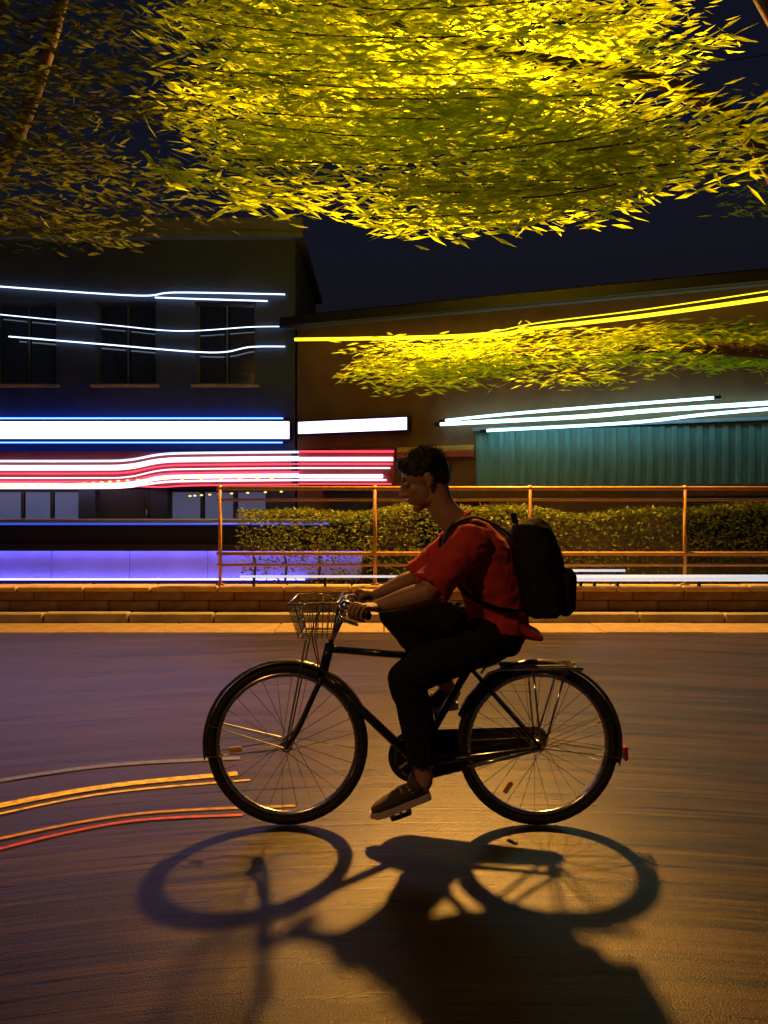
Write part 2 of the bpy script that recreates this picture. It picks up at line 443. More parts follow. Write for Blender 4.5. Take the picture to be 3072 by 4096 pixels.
mb = MB(); mb.bbox(o1 + Vector((L1 / 2, -.04, H1 + .25)), (L1 + .3, .16, .26), .02); mb.build('parapet', M_slate, rf)
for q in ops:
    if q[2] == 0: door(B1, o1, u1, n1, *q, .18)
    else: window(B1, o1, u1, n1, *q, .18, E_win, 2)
for q in ups: window(B1, o1, u1, n1, *q, .18, M_glass, 1)

# right building, set at an angle to the road
PL = Vector((-1.56, 13.5, .1)); PR = Vector((9.0, 13.5 - .362 * 10.56, .1))
u2 = (PR - PL); L2 = u2.length; u2.normalize(); n2 = Vector((u2.y, -u2.x, 0)); H2 = 4.5
def R2(px, py, off=0.0):       # photo pixel on the plane of the right-hand facade, moved outwards by off
    d = Vector(((px - 1536) / F, 1, (2048 - py) / F)); o = PL + n2 * off - Vector((0, 0, CAMH))
    k = o.dot(n2) / d.dot(n2); p = d * k; return Vector((p.x, p.y, p.z + CAMH))
B2 = empty('corner_building', PL + u2 * L2 / 2 - n2 * 2, 'brown plastered building with teal sheeting ribbed like light flicker on the right, set at an angle', 'building')
ops2 = [(.5, 1.5, .0, 1.62), (2.2, 3.5, .6, 1.45), (6.5, 7.8, .6, 1.45), (9, 10.2, .6, 1.45)]
mb = MB(); wall_panel(mb, PL, u2, n2, L2, 0, H2, ops2, .18)
wall_panel(mb, PL - n2 * 4, n2, -u2, 4, 0, H2, [], .1); wall_panel(mb, PR, -n2, u2, 4, 0, H2, [], .1); wall_panel(mb, PR - n2 * 4, -u2, -n2, L2, 0, H2, [], .1)
mb.build('wall', M_brown, B2)
m2 = Matrix((u2, n2, Vector((0, 0, 1)))).transposed()
mb = MB(); mb.box(PL + u2 * L2 / 2 - n2 * 1.9 + Vector((0, 0, H2 + .05)), (L2 + .3, 4.5, .1), m2); rf2 = mb.build('roof', M_slate, B2)
mb = MB(); mb.bbox(PL + u2 * L2 / 2 + n2 * .32 + Vector((0, 0, H2 + .06)), (L2 + .36, .1, .2), .02, m2); mb.build('gutter', M_dark, rf2)
for q in ops2:
    if q[2] == 0: door(B2, PL, u2, n2, *q, .18)
    else: window(B2, PL, u2, n2, *q, .18, M_glass, 1)
# teal backing sheet; single ribs added to imitate flicker of the light
sx0 = (R2(1905, 1800) - PL).dot(u2); sx1 = L2 - .4
mb = MB(); mb.box(PL + u2 * (sx0 + sx1) / 2 + n2 * .02 + Vector((0, 0, 2.07)), (sx1 - sx0, .03, .92), m2); sh = mb.build('sheet', M_teal, B2)
rb = MB(); rb.bbox((0, 0, 0), (.085, .035, .90), .012, m2); rbm = rb.mesh('flicker_rib', M_teal)
k = sx0 + .08
while k < sx1:
    link_mesh('flicker_rib', rbm, sh, PL + u2 * k + n2 * .048 + Vector((0, 0, 2.07)) - world_origin(sh)); k += .175
mb = MB(); mb.box(PL + u2 * (sx0 + sx1) / 2 + n2 * .06 + Vector((0, 0, 2.56)), (sx1 - sx0 + .06, .14, .05), m2); mb.build('cover_strip', M_slate, sh)

# ================================================================== SIGNS AND LIGHTS
def lightbox(name, c, size, m3, label, em):
    e = empty(name, c - Vector((0, 0, size[2] / 2)), label, 'sign')
    ca = MB(); n = m3 @ Vector((0, 1, 0)); t = .025
    for sx in (-1, 1): ca.box(c + m3 @ Vector((sx * (size[0] / 2 - t / 2), 0, 0)), (t, size[1], size[2]), m3)
    for sz in (-1, 1): ca.box(c + Vector((0, 0, sz * (size[2] / 2 - t / 2))), (size[0] - 2 * t, size[1], t), m3)
    ca.box(c - n * (size[1] / 2 - t / 2), (size[0] - 2 * t, t, size[2] - 2 * t), m3)
    ca.build('casing', M_dark, e)
    k = max(1, round(size[0] / 1.5)); wdt = (size[0] - 2 * t) / k
    for i in range(k):
        f = MB(); f.box(c + n * (size[1] / 2 - .035) + m3 @ Vector((-size[0] / 2 + t + wdt * (i + .5), 0, 0)), (wdt - .010, .01, size[2] - 2 * t - .004), m3); f.build('face', em, e)
    return e
mF = Matrix((Vector((1, 0, 0)), Vector((0, -1, 0)), Vector((0, 0, 1)))).transposed()
lightbox('light_box_sign', Vector((-5.45, 13.36, 2.76)), (7.6, .2, .36), mF, 'long bright white light box along the top of the left shop front', E_white)
a = R2(1195, 1700, .12); b = R2(1640, 1700, .12); 
lightbox('light_box_sign', (R2(1195, 1708, .12) + R2(1640, 1702, .12)) / 2, ((b - a).length, .2, .26), m2, 'shorter white light box at the corner above the red neon sign', E_white)
def light_line(name, pts, r, em, label, cat='light', clamps=True, n=8, group=None):
    P = smooth_path(pts, n); mb = MB(); mb.tube(P, r, 8, lat=(0, 0, 1))
    lo = min(P, key=lambda q: q.z)
    e = empty(name, (P[len(P) // 2].x, P[len(P) // 2].y, lo.z), label, cat, group)
    mb.build('tube', em, e, True)
    if clamps:
        c = MB()
        for k in (0, -1):
            t = (P[1] - P[0]).normalized(); c = MB(); c.tube([P[k] - t * .05, P[k] + t * .05], r * 1.35, 8, lat=(0, 0, 1)); c.build('end_cap', M_dark, e, True)
    return e
# white tubes above the teal sheeting
light_line('tube_light', [R2(1770, 1683, .30), R2(2100, 1650, .30), R2(2870, 1590, .30)], .021, E_tube, 'upper white tube light above the teal sheeting', 'tube light')
light_line('tube_light', [R2(1750, 1697, .20), R2(2300, 1668, .20), R2(2640, 1640, .20), R2(3300, 1598, .20)], .030, E_tube, 'middle and thickest white tube light above the teal sheeting', 'tube light')
light_line('tube_light', [R2(1935, 1723, .24), R2(2500, 1692, .24), R2(2850, 1655, .24), R2(3300, 1618, .24)], .022, E_tube, 'lowest white tube light just above the teal sheeting', 'tube light')
# blue tubes added on the left light box to wash wall and board
light_line('blue_wash_tube', [(-9.2, 13.40, 2.985), (-1.75, 13.40, 2.985)], .014, E_blue, 'thin blue tube added on top of the long white light box to wash the wall', 'added light', n=2)
light_line('blue_wash_tube', [(-9.2, 13.33, 2.545), (-1.75, 13.33, 2.545)], .012, E_blue, 'thin blue tube added under the long white light box to wash the board', 'added light', n=2)
# smeared lamp trails, built as glowing ropes
def S1(px, py, off=.05): return G(px, py, 13.5 - off)
light_line('lamp_trail', [S1(-300, 1120), S1(0, 1146), S1(540, 1182), S1(700, 1170), S1(1070, 1176), S1(1140, 1178)], .013, E_thin, 'topmost thin white lamp trail on the dark left wall', 'lamp trail', clamps=False)
light_line('lamp_trail', [S1(620, 1190), S1(800, 1196), S1(1070, 1204)], .013, E_thin, 'short white lamp trail just under the topmost one', 'lamp trail', clamps=False)
light_line('lamp_trail', [S1(-300, 1225), S1(0, 1258), S1(440, 1300), S1(720, 1324), S1(1000, 1308), S1(1140, 1306)], .009, E_thin, 'faint middle white lamp trail on the dark left wall', 'lamp trail', clamps=False)
light_line('lamp_trail', [S1(35, 1346), S1(400, 1376), S1(840, 1410), S1(1000, 1388), S1(1140, 1386)], .012, E_thin, 'lowest white lamp trail dipping in the middle of the left wall', 'lamp trail', clamps=False)
light_line('lamp_trail', [R2(1180, 1358, .42), R2(1900, 1345, .42), R2(2150, 1312, .42), R2(2600, 1260, .42), R2(3300, 1160, .42)], .030, E_trail, 'thick yellow lamp trail along the eaves on the right', 'lamp trail', clamps=False)
light_line('lamp_trail', [R2(1400, 1350, .44), R2(1900, 1335, .44), R2(2150, 1292, .44), R2(2600, 1235, .44), R2(3300, 1130, .44)], .009, E_trail, 'thin yellow lamp trail just above the thick one on the right', 'lamp trail', clamps=False)

# neon sign with white and red lines
ns = empty('neon_sign', (-4.0, 13.2, 1.65), 'red board with pink, white and red neon lines below the long white light box', 'sign')
mb = MB(); mb.bbox((-5.35, 13.40, 2.08), (7.4, .08, .62), .015, mF); mb.build('board', mat('red_board', (.30, .05, .06), .5, var=.2, scale=4), ns)
def neon(rows, Yn, r, em):
    mb = MB(); mb.tube(smooth_path([G(px, py, Yn) for px, py in rows], 8), r, 8, lat=(0, 0, 1)); mb.build('tube', em, ns, True)
YN = 13.3
def row(right, drop, r, em, x0=-250, x1=1195): neon([(x0, right + drop), (350, right + drop), (510, right + drop - 4), (640, right + 10), (780, right + 4), (x1, right)], YN, r, em)
row(1808, 36, .020, E_ice); row(1828, 36, .016, E_pink); row(1836, 38, .034, E_pink); row(1856, 38, .012, E_red); row(1872, 40, .012, E_pink)
row(1888, 38, .012, E_red); row(1902, 38, .036, E_pink); row(1920, 32, .016, E_pink); row(1938, 10, .012, E_red)
ns2 = empty('neon_sign', R2(1400, 1945, .1), 'red and white neon sign on the corner just left of the head', 'sign')
mb = MB(); mb.bbox((R2(1195, 1868, .05) + R2(1580, 1868, .05)) / 2, ((R2(1580, 1868) - R2(1195, 1868)).length, .07, .62), .015, m2); mb.build('board', bpy.data.materials['red_board'], ns2)
for y, r, em, xe in ((1806, .016, E_red, 1575), (1836, .034, E_pink, 1570), (1856, .012, E_red, 1570), (1872, .012, E_pink, 1560), (1905, .034, E_pink, 1530), (1920, .014, E_pink, 1545), (1936, .012, E_red, 1565)):
    mb = MB(); mb.tube([R2(1198, y, .12), R2(xe, y, .12)], r, 8, lat=(0, 0, 1)); mb.build('tube', em, ns2, True)
# small yellow and red fascia strip to the right of the neon
fs = empty('fascia_board', R2(1740, 1830, .06), 'small dim yellow and red fascia board right of the neon sign', 'sign')
for y0, y1, c, nm in ((1785, 1806, (.55, .38, .08), 'board'), (1808, 1830, (.40, .08, .05), 'lower_board')):
    p = [R2(1590, y1, .06), R2(1895, y1, .06), R2(1895, y0, .06), R2(1590, y0, .06)]
    mb = MB(); mb.bbox(sum(p, Vector()) / 4, ((p[1] - p[0]).length, .04, (p[3] - p[0]).length), .008, m2); mb.build(nm, mat('fascia_' + nm, c, .5, var=.3, scale=20), fs)
# strings of small yellow bulbs
def bulb_string(pts, n, label, r=.019):
    P = smooth_path(pts, 8); e = empty('string_light', (P[0] + P[-1]) / 2, label, 'string light')
    mb = MB(); mb.tube([p + Vector((0, 0, r)) for p in P], .004, 5, lat=(0, 0, 1)); mb.build('cable', M_dark, e)
    bm = MB(); bm.ell((0, 0, 0), (r * 1.9, r, r), None, 8, 6); bme = bm.mesh('bulb', E_bulb, smooth=True); og = world_origin(e)
    for k in range(n):
        q = k / n * (len(P) - 1); i = int(q); link_mesh('bulb', bme, e, P[i].lerp(P[min(i + 1, len(P) - 1)], q - i) - og)
bulb_string([G(-60, 1950, 13.2), G(300, 1936, 13.2), G(600, 1918, 13.2), G(1130, 1912, 13.2)], 24, 'string of small yellow bulbs along the lower edge of the neon sign')
bulb_string([G(760, 1984, 13.2), G(900, 1975, 13.2), G(1170, 1965, 13.2)], 9, 'short string of yellow bulbs hanging below the neon sign', .015)

# blue lit bar counter in front of the left shop
bc = empty('bar_counter', (-3.6, 11.2, .1), 'long dark bar counter with a glowing blue front behind the low wall', 'counter')
cx0, cx1 = -7.2, -.25
mb = MB(); mb.bbox(((cx0 + cx1) / 2, 11.25, .64), (cx1 - cx0, .5, 1.02), .02); mb.build('body', M_dark, bc)
mb = MB(); mb.bbox(((cx0 + cx1) / 2, 11.2, 1.18), (cx1 - cx0 + .1, .7, .05), .012); mb.build('worktop', M_slate, bc)
nP = 6; pw = (cx1 - cx0 - .1) / nP
for k in range(nP):      # pale front panels, washed from above by a blue tube under the ledge
    x = cx0 + .05 + pw * (k + .5); mb = MB(); mb.bbox((x, 10.985, .55), (pw - .006, .03, .46), .006); mb.build('front_panel', M_pale, bc)
mb = MB(); mb.bbox(((cx0 + cx1) / 2, 10.93, .815), (cx1 - cx0 + .02, .16, .03), .006); mb.bbox(((cx0 + cx1) / 2, 10.858, .775), (cx1 - cx0 + .02, .016, .06), .004); mb.build('ledge', M_dark, bc)
mb = MB(); mb.tube([(cx0 + .05, 10.885, .775), (cx1 - .05, 10.885, .775)], .012, 8, lat=(0, 0, 1)); mb.build('wash_tube', E_wash, bc, True)
mb = MB(); mb.tube([(cx0 + .05, 10.90, .33), (cx1 - .9, 10.90, .33)], .009, 8, lat=(0, 0, 1)); mb.build('foot_tube', E_wash, bc, True)
mb = MB(); mb.tube([(cx0 + .1, 10.86, 1.138), (cx1 - .55, 10.86, 1.138)], .016, 8, lat=(0, 0, 1)); mb.build('edge_strip', E_strip, bc, True)
# low white strip lights on the wall coping
for (xa, xb, y, r, lb) in ((2300, 3300, 2312, .040, 'thick white strip light on the low wall at the right edge'), (2150, 2500, 2282, .014, 'thin white strip light above the thick one beside the backpack'), (960, 1640, 2306, .014, 'thin white strip light on the low wall behind the handlebars')):
    pa, pb = G(xa, y, 9.02), G(xb, y, 9.02); e = empty('strip_light', ((pa.x + pb.x) / 2, 9.02, .416), lb, 'strip light')
    mb = MB(); mb.tube([pa, pb], r, 10, lat=(0, 0, 1)); mb.build('tube', E_low, e, True)
    for k in range(3):
        x = pa.x + (pb.x - pa.x) * (.08 + .42 * k); mb = MB(); mb.box((x, 9.05, (.416 + pa.z) / 2), (.03, .05, max(.02, pa.z - .416))); mb.build('bracket', M_dark, e)

# the street lamp hung from a span wire
POLES = (Vector((6.7, 9.75, .1)), Vector((-7.4, 10.3, .1)))
for p, lb in zip(POLES, ('tall grey steel pole carrying the right end of the lamp wire', 'tall grey steel pole carrying the left end of the lamp wire')):
    e = empty('span_pole', p, lb, 'pole'); mb = MB(); mb.tube([p, p + Vector((0, 0, 4)), p + Vector((0, 0, 7.6))], [.11, .09, .06], 14, lat=(1, 0, 0)); mb.build('shaft', M_steel, e, True)
    mb = MB(); mb.lathe(p, (0, 0, 1), [(.19, 0), (.19, .03), (.13, .05), (.12, .5), (.115, .52)], 16); mb.build('base', M_steel, e, True)
e = empty('street_lamp', LAMP, 'street lamp hung on a wire among the yellow leaves', 'street lamp')
aim = (Vector((.35, 4.6, 1.9)) - LAMP).normalized(); ax, _ = frame_of(aim, Vector((1, 0, 0)))
mb = MB(); top = LAMP + Vector((0, 0, .42)); wp = [POLES[1] + Vector((0, 0, 7.5))]; 
for k in range(1, 12): t = k / 12; wp.append(wp[0].lerp(top, t) - Vector((0, 0, .25 * math.sin(PI * t))))
wp.append(top)
for k in range(1, 12): t = k / 12; wp.append(top.lerp(POLES[0] + Vector((0, 0, 7.5)), t) - Vector((0, 0, .25 * math.sin(PI * t))))
wp.append(POLES[0] + Vector((0, 0, 7.5)))
mb.tube(wp, .007, 6, lat=(0, 0, 1)); mb.build('wire', M_dark, e)
mb = MB(); mb.tube([top, LAMP + Vector((0, 0, .12))], .014, 8, lat=(1, 0, 0)); mb.build('hanger', M_dark, e)
mb = MB(); mb.lathe(LAMP - aim * .12, aim, [(.06, -.10), (.13, -.06), (.19, .02), (.22, .14), (.212, .14), (.18, .03), (.12, -.03)], 24); mb.build('housing', M_steel, e, True)
mb = MB(); mb.lathe(LAMP - aim * .12, aim, [(.01, -.015), (.06, -.012), (.075, .03), (.05, .06), (.01, .07)], 16); mb.build('bulb', E_lamp, e, True)
ld = bpy.data.lights.new('lamp_beam', 'SPOT'); ld.energy = LAMP_POWER; ld.color = (1.0, .44, .07); ld.spot_size = math.radians(136); ld.spot_blend = .55; ld.shadow_soft_size = .22
lo = bpy.data.objects.new('lamp_beam', ld); COL.objects.link(lo); lo.parent = e; lo.location = aim * .03
lo.rotation_euler = aim.to_track_quat('-Z', 'Y').to_euler()

NB = Vector((-5.2, -3.6, 0)); NH = NB + Vector((.9, 1.1, 6.6))  # added lamp behind the camera, fills the rider's near side
e = empty('street_lamp', NB, 'added fill lamp on a post at the near side of the road, behind the viewpoint', 'street lamp')
mb = MB(); mb.tube(smooth_path([NB, NB + Vector((0, 0, 3.5)), NB + Vector((0, 0, 6.2)), NB + Vector((.35, .42, 6.75)), NH + Vector((0, 0, .14))], 5), [.09 - .003 * k for k in range(21)], 12, lat=(1, 0, 0)); mb.build('post', M_steel, e, True)
mb = MB(); mb.lathe(NH, (0, 0, 1), [(.21, -.02), (.2, .03), (.14, .1), (.05, .15), (.04, .15), (.12, .08), (.17, .02), (.2, -.02)], 20, True); mb.build('housing', M_steel, e, True)
mb = MB(); mb.ell(NH + Vector((0, 0, .015)), (.07, .07, .05)); mb.build('bulb', E_lamp, e, True)
l2 = bpy.data.lights.new('near_fill_beam', 'SPOT'); l2.energy = 520; l2.color = (1.0, .46, .09); l2.spot_size = math.radians(150); l2.spot_blend = .5; l2.shadow_soft_size = .2
l2o = bpy.data.objects.new('near_fill_beam', l2); COL.objects.link(l2o); l2o.parent = e; l2o.location = NH - NB - Vector((0, 0, .06)); l2o.rotation_euler = (Vector((.55, .75, -.8))).to_track_quat('-Z', 'Y').to_euler()

# ================================================================== VEGETATION
def leaf_cloud(name, parent, m, items):
    """items: (position, direction, length, width)"""
    v, f = [], []; og = world_origin(parent) if parent is not None else Vector()
    for p, d, ln, wd in items:
        d = d.normalized(); s = d.cross(Vector((random.gauss(0, 1), random.gauss(0, 1), random.gauss(0, 1))))
        if s.length < 1e-3: continue
        s.normalize(); b = len(v); p = p - og; k = d.cross(s) * (wd * .18)
        v += [tuple(p), tuple(p + d * ln * .45 + s * wd * .5 + k), tuple(p + d * ln), tuple(p + d * ln * .45 - s * wd * .5 + k)]
        f.append((b, b + 1, b + 2)); f.append((b, b + 2, b + 3))
    me = bpy.data.meshes.new(name); me.from_pydata(v, [], f); me.materials.append(m); me.update()
    o = link_mesh(name, me, parent); tag(o, kind='stuff'); return o
def arcs_to_leaves(arcs, per_m, ln, wd, spread):
    it = []
    for P in arcs:
        for i in range(len(P) - 1):
            d = P[i + 1] - P[i]; n = d.length * per_m; n = int(n) + (random.random() < n % 1)
            for _ in range(n):
                p = P[i] + d * random.random() + Vector((random.gauss(0, spread), random.gauss(0, spread), random.gauss(-spread * .4, spread * .7)))
                dd = d.normalized() * random.choice((1, 1, 1, -1)) + Vector((random.gauss(0, .28), random.gauss(0, .45), random.gauss(-.10, .22)))
                it.append((p, dd, ln * random.uniform(.6, 1.25), wd * random.uniform(.7, 1.2)))
    return it
def tree(base, lean, label, arcs, limbs, m, per_m, ln, wd, spread, name):
    e = empty(name, base, label, 'tree')
    th = Vector((lean, -.15, 3.3)); mb = MB()
    tp = smooth_path([base, base + Vector((lean * .1, .02, .9)), base + Vector((lean * .4, -.05, 2.1)), base + th], 4)
    mb.tube(tp, [(.30 if i == 0 else .235) * (1 - .32 * i / len(tp)) for i in range(len(tp))], 14, lat=(1, 0, 0)); tr = mb.build('trunk', M_bark, e, True)
    for L in limbs:
        P = smooth_path([base + th - Vector((0, 0, .25))] + [Vector(q) for q in L], 6)
        mb = MB(); mb.tube(P, [.115 * (1 - .84 * i / len(P)) + .006 for i in range(len(P))], 9, lat=(0, 0, 1)); mb.build('limb', M_bark, e, True)
    tw = MB()
    for P in arcs[::2]:
        tw.tube(P[::3] if len(P) > 6 else P, .006, 4, lat=(0, 0, 1), cap=False)
    o = tw.build('twigs', M_bark, e); tag(o, kind='stuff')
    leaf_cloud('crown', e, m, arcs_to_leaves(arcs, per_m, ln, wd, spread)); return e
def sag_arc(x0, x1, Y, zc, k, xc=.2, n=10):
    """a bough hanging in a shallow bow between x0 and x1, lowest at xc"""
    ph = random.uniform(0, 6); P = []
    for i in range(n + 1):
        x = x0 + (x1 - x0) * i / n
        P.append(Vector((x, Y + .12 * math.sin(x * 1.3 + ph), zc + k * (x - xc) ** 2 + .05 * math.sin(x * 2.1 + ph))))
    return P
arcsR = []
for i in range(200):
    Y = random.uniform(5.5, 8.7); u = random.random()
    low = max(CAMH + (2048 - 600) * Y / F, LAMP.z * (Y - 1.1) / (LAMP.y - 1.1) + .12)
    zc = low + 1.7 * u ** 1.2
    if CAMH + (2048 + 120) * Y / F < zc: continue
    if Y > 7.0 and random.random() < .25: continue
    xl = random.gauss(-2.05, .28) * Y / 6.5; xr = random.uniform(1.2, 3.1) * Y / 6.8
    a = random.uniform(xl, xr - .8); b = min(xr, a + random.uniform(.8, 2.2))
    arcsR.append(sag_arc(a, b, Y, zc, .05))
for i in range(46):      # thin lower fringe
    Y = random.uniform(5.2, 6.4); zc = CAMH + (2048 - random.uniform(620, 880)) * Y / F
    a = random.uniform(-1.9, 1.6); arcsR.append(sag_arc(a, a + random.uniform(.6, 1.8), Y, zc, .05))
for i in range(72):      # low bough in front of the right-hand building
    x = random.uniform(-.9, 5.2); Y = 10.75 - .18 * max(0, x) + random.uniform(-.45, .15)
    py = 1462 - 60 * (x / 5) - (30 if x > 1.2 else 0) + random.gauss(0, 36)
    zc = CAMH + (2048 - py) * Y / F
    arcsR.append([Vector((x + q * .16, Y, zc + q * .012 + .03 * math.sin(q + i))) for q in range(9)])
limbsR = [[(4.6, 8.6, 4.9), (3.0, 7.2, 5.3), (.8, 6.6, 5.4), (-1.2, 6.2, 5.8)], [(4.8, 8.4, 5.4), (3.2, 6.8, 6.3), (1.0, 6.0, 6.7), (-.8, 5.6, 7.0)],
          [(4.9, 9.55, 3.35), (3.6, 10.0, 3.5), (2.0, 10.3, 3.5), (.2, 10.5, 3.45)], [(6.2, 9.3, 5.2), (6.9, 8.6, 6.6)], [(5.4, 9.9, 5.0), (5.0, 10.1, 6.4)]]
for i in range(40):
    x = random.uniform(4.2, 7.4); arcsR.append(sag_arc(x, x + random.uniform(.6, 1.4), random.uniform(8, 10.2), random.uniform(4.6, 6.8), .01))
tree(Vector((5.78, 9.66, .1)), -.25, 'tree with glowing yellow leaves hanging over the road at the top', arcsR, limbsR, M_leaf, 58, .19, .030, .085, 'street_tree')
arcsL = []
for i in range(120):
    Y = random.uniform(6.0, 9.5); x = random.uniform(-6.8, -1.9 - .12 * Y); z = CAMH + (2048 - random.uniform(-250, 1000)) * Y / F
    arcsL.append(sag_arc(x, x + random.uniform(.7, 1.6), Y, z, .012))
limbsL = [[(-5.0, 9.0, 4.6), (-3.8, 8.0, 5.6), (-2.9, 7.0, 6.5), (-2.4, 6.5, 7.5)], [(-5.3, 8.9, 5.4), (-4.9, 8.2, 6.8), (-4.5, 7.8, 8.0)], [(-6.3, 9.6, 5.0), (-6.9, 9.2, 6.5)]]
tree(Vector((-6.05, 9.66, .1)), .2, 'tree at the upper left edge, leaves coloured dark as if unlit', arcsL, limbsL, M_leaf2, 40, .15, .034, .1, 'street_tree')

# clipped hedge behind the railing
he = empty('hedge', (2.6, 9.95, .1), 'olive green clipped hedge behind the railing on the right', 'hedge')
it = []
for i in range(15000):
    x = random.uniform(-1.9, 7.2); y = random.uniform(9.55, 10.25); top = 1.36 + .05 * math.sin(x * 1.7) + .03 * math.sin(x * 4.3)
    z = .2 + (top - .2) * random.random() ** .55
    if random.random() < .35: z = top - abs(random.gauss(0, .05))
    it.append((Vector((x, y, z)), Vector((random.gauss(0, 1), random.gauss(0, .7), random.gauss(.2, .5))), random.uniform(.04, .075), random.uniform(.02, .034)))
leaf_cloud('foliage', he, M_hedge, it)
for i in range(18):
    x = -1.8 + i * .5 + random.uniform(-.1, .1); mb = MB()
    mb.tube([(x, 9.9, .1), (x + .05, 9.88, .6), (x + random.uniform(-.1, .1), 9.9, 1.15)], [.022, .016, .007], 6, lat=(1, 0, 0)); mb.build('stem', M_bark, he)

# ================================================================== BICYCLE
M_fr = mat('bike_frame_paint', (.022, .022, .028), .3, coat=.4, var=.2, scale=9)
M_rub = mat('tyre_rubber', (.018, .017, .016), .75, bump=.3, bscale=120)
M_rim = mat('rim_alloy', (.55, .53, .5), .25, metal=1.0, var=.1, scale=30)
M_chr = mat('chrome', (.7, .68, .64), .14, metal=1.0)
M_sad = mat('saddle_vinyl', (.02, .018, .017), .5, bump=.2, bscale=90)
M_grip = mat('grip_rubber', (.02, .02, .02), .7)
M_fend = mat('mudguard_paint', (.10, .085, .07), .28, metal=.5, var=.2, scale=12)
M_refl = mat('reflector_red', (.5, .02, .015), .2)
bk = empty('bicycle', (W(1650, 3300).x, BY, 0), 'dark city bicycle with wire front basket and rear rack ridden by the person', 'bicycle')
HF = W(1150, 2975); HR = W(2150, 2975); RW = .338
BB = W(1660, 3045); ST = W(1868, 2690); HTb = W(1292, 2690); HTt = W(1318, 2585); STEM = W(1388, 2420)
PEDN = W(1600, 3195, -.16); PEDF = W(1720, 2895, .16)
def wheel(c, name='wheel'):
    rim = MB(); rr = RW - .044
    rim.lathe(c, (0, 1, 0), [(rr - .012, -.011), (rr + .006, -.013), (rr + .008, 0), (rr + .006, .013), (rr - .012, .011)], 56, True); wobj = rim.build('wheel', M_rim, bk, True)
    ty = MB(); n = 56; ty.tube([c + Vector((math.cos(2 * PI * k / n) * (RW - .021), 0, math.sin(2 * PI * k / n) * (RW - .021))) for k in range(n)], .0212, 10, lat=(0, 1, 0), closed=True); ty.build('tyre', M_rub, wobj, True)
    hb = MB(); hb.lathe(c, (0, 1, 0), [(.008, -.065), (.012, -.06), (.012, -.04), (.026, -.036), (.026, -.030), (.014, -.026), (.014, .026), (.026, .030), (.026, .036), (.012, .04), (.012, .06), (.008, .065)], 16); hb.build('hub', M_chr, wobj, True)
    sp = MB(); L = rr - .03; sp.tube([(0, 0, 0), (L, 0, 0)], .0013, 5, lat=(0, 0, 1)); spm = sp.mesh('spoke', M_chr)
    og = world_origin(wobj); ph = random.random()
    for k in range(28):
        s = 1 if k % 2 else -1; a1 = 2 * PI * (k + ph) / 28; a0 = a1 + (.55 if (k // 2) % 2 else -.55) * 1.6
        p0 = c + Vector((math.cos(a0) * .024, s * .032, math.sin(a0) * .024)); p1 = c + Vector((math.cos(a1) * (rr - .004), 0, math.sin(a1) * (rr - .004)))
        d = p1 - p0; o = link_mesh('spoke', spm, wobj, p0 - og); o.rotation_euler = d.to_track_quat('X', 'Z').to_euler(); o.scale = (d.length / L, 1, 1)
    rf = MB(); a = random.uniform(2, 5); q = c + Vector((math.cos(a), 0, math.sin(a))) * .22
    rf.bbox(q, (.055, .012, .022), .004, Matrix.Rotation(-a, 3, 'Y')); rf.build('reflector', mat('spoke_reflector', (.8, .45, .06), .25), wobj)
    return wobj
wheel(HF); wheel(HR)
fm = MB()
fm.tube([HTb - (HTt - HTb) * .12, HTt + (HTt - HTb) * .12], .021, 14)
fm.tube([HTt - Vector((0, 0, .012)), W(1855, 2640)], .0155, 12)
fm.tube([HTb, BB], .020, 12); fm.tube([BB, W(1885, 2655)], .0165, 12)
for s in (-1, 1):
    fm.tube([BB + Vector((.02, s * .025, 0)), (BB + HR) / 2 + Vector((0, s * .05, 0)), HR + Vector((0, s * .062, 0))], [.012, .010, .009], 8)
    fm.tube([W(1880, 2668, s * .018), (W(1880, 2668) + HR) / 2 + Vector((0, s * .045, 0)), HR + Vector((0, s * .062, .004))], [.009, .0085, .008], 8)
fm.tube([BB - Vector((0, .04, 0)), BB + Vector((0, .04, 0))], .024, 14, lat=(1, 0, 0))
fm.build('frame', M_fr, bk, True)
fk = MB(); crown = W(1284, 2715)
for s in (-1, 1): fk.tube(smooth_path([crown + Vector((.002, s * .035, 0)), W(1250, 2790, s * .048), W(1195, 2910, s * .055), HF + Vector((0, s * .058, 0))], 4), .0115, 8)
fk.tube([crown + Vector((0, -.045, 0)), crown + Vector((0, .045, 0))], .016, 10, lat=(1, 0, 0)); fk.tube([crown, HTb], .017, 10)
fk.build('fork', M_fr, bk, True)
# mudguards: curved strips over the wheels
def mudguard(c, a0, a1, stays):
    mb = MB(); n = 26; R0 = RW + .018
    for i in range(n + 1):
        a = math.radians(a0 + (a1 - a0) * i / n); dr = Vector((math.cos(a), 0, math.sin(a)))
        for k in range(7):
            t = -1 + k / 3; mb.v.append(c + dr * (R0 - .012 * t * t) + Vector((0, .029 * t, 0)))
        for k in range(7):
            t = 1 - k / 3; mb.v.append(c + dr * (R0 - .0025 - .012 * t * t) + Vector((0, .0275 * t, 0)))
        if i:
            b = (i - 1) * 14
            for k in range(14): k2 = (k + 1) % 14; mb.f.append((b + k, b + k2, b + 14 + k2, b + 14 + k))
    o = mb.build('mudguard', M_fend, bk, True)
    for a in stays:
        a = math.radians(a); st = MB()
        st.tube([c + Vector((0, -.066, 0)), c + Vector((math.cos(a) * (R0 - .02), -.034, math.sin(a) * (R0 - .02)))], .0025, 5)
        st.tube([c + Vector((0, .066, 0)), c + Vector((math.cos(a) * (R0 - .02), .034, math.sin(a) * (R0 - .02)))], .0025, 5); st.build('stay', M_chr, o)
    return o
mudguard(HF, 28, 190, (165, 188)); mg = mudguard(HR, -14, 160, (-8, 22))
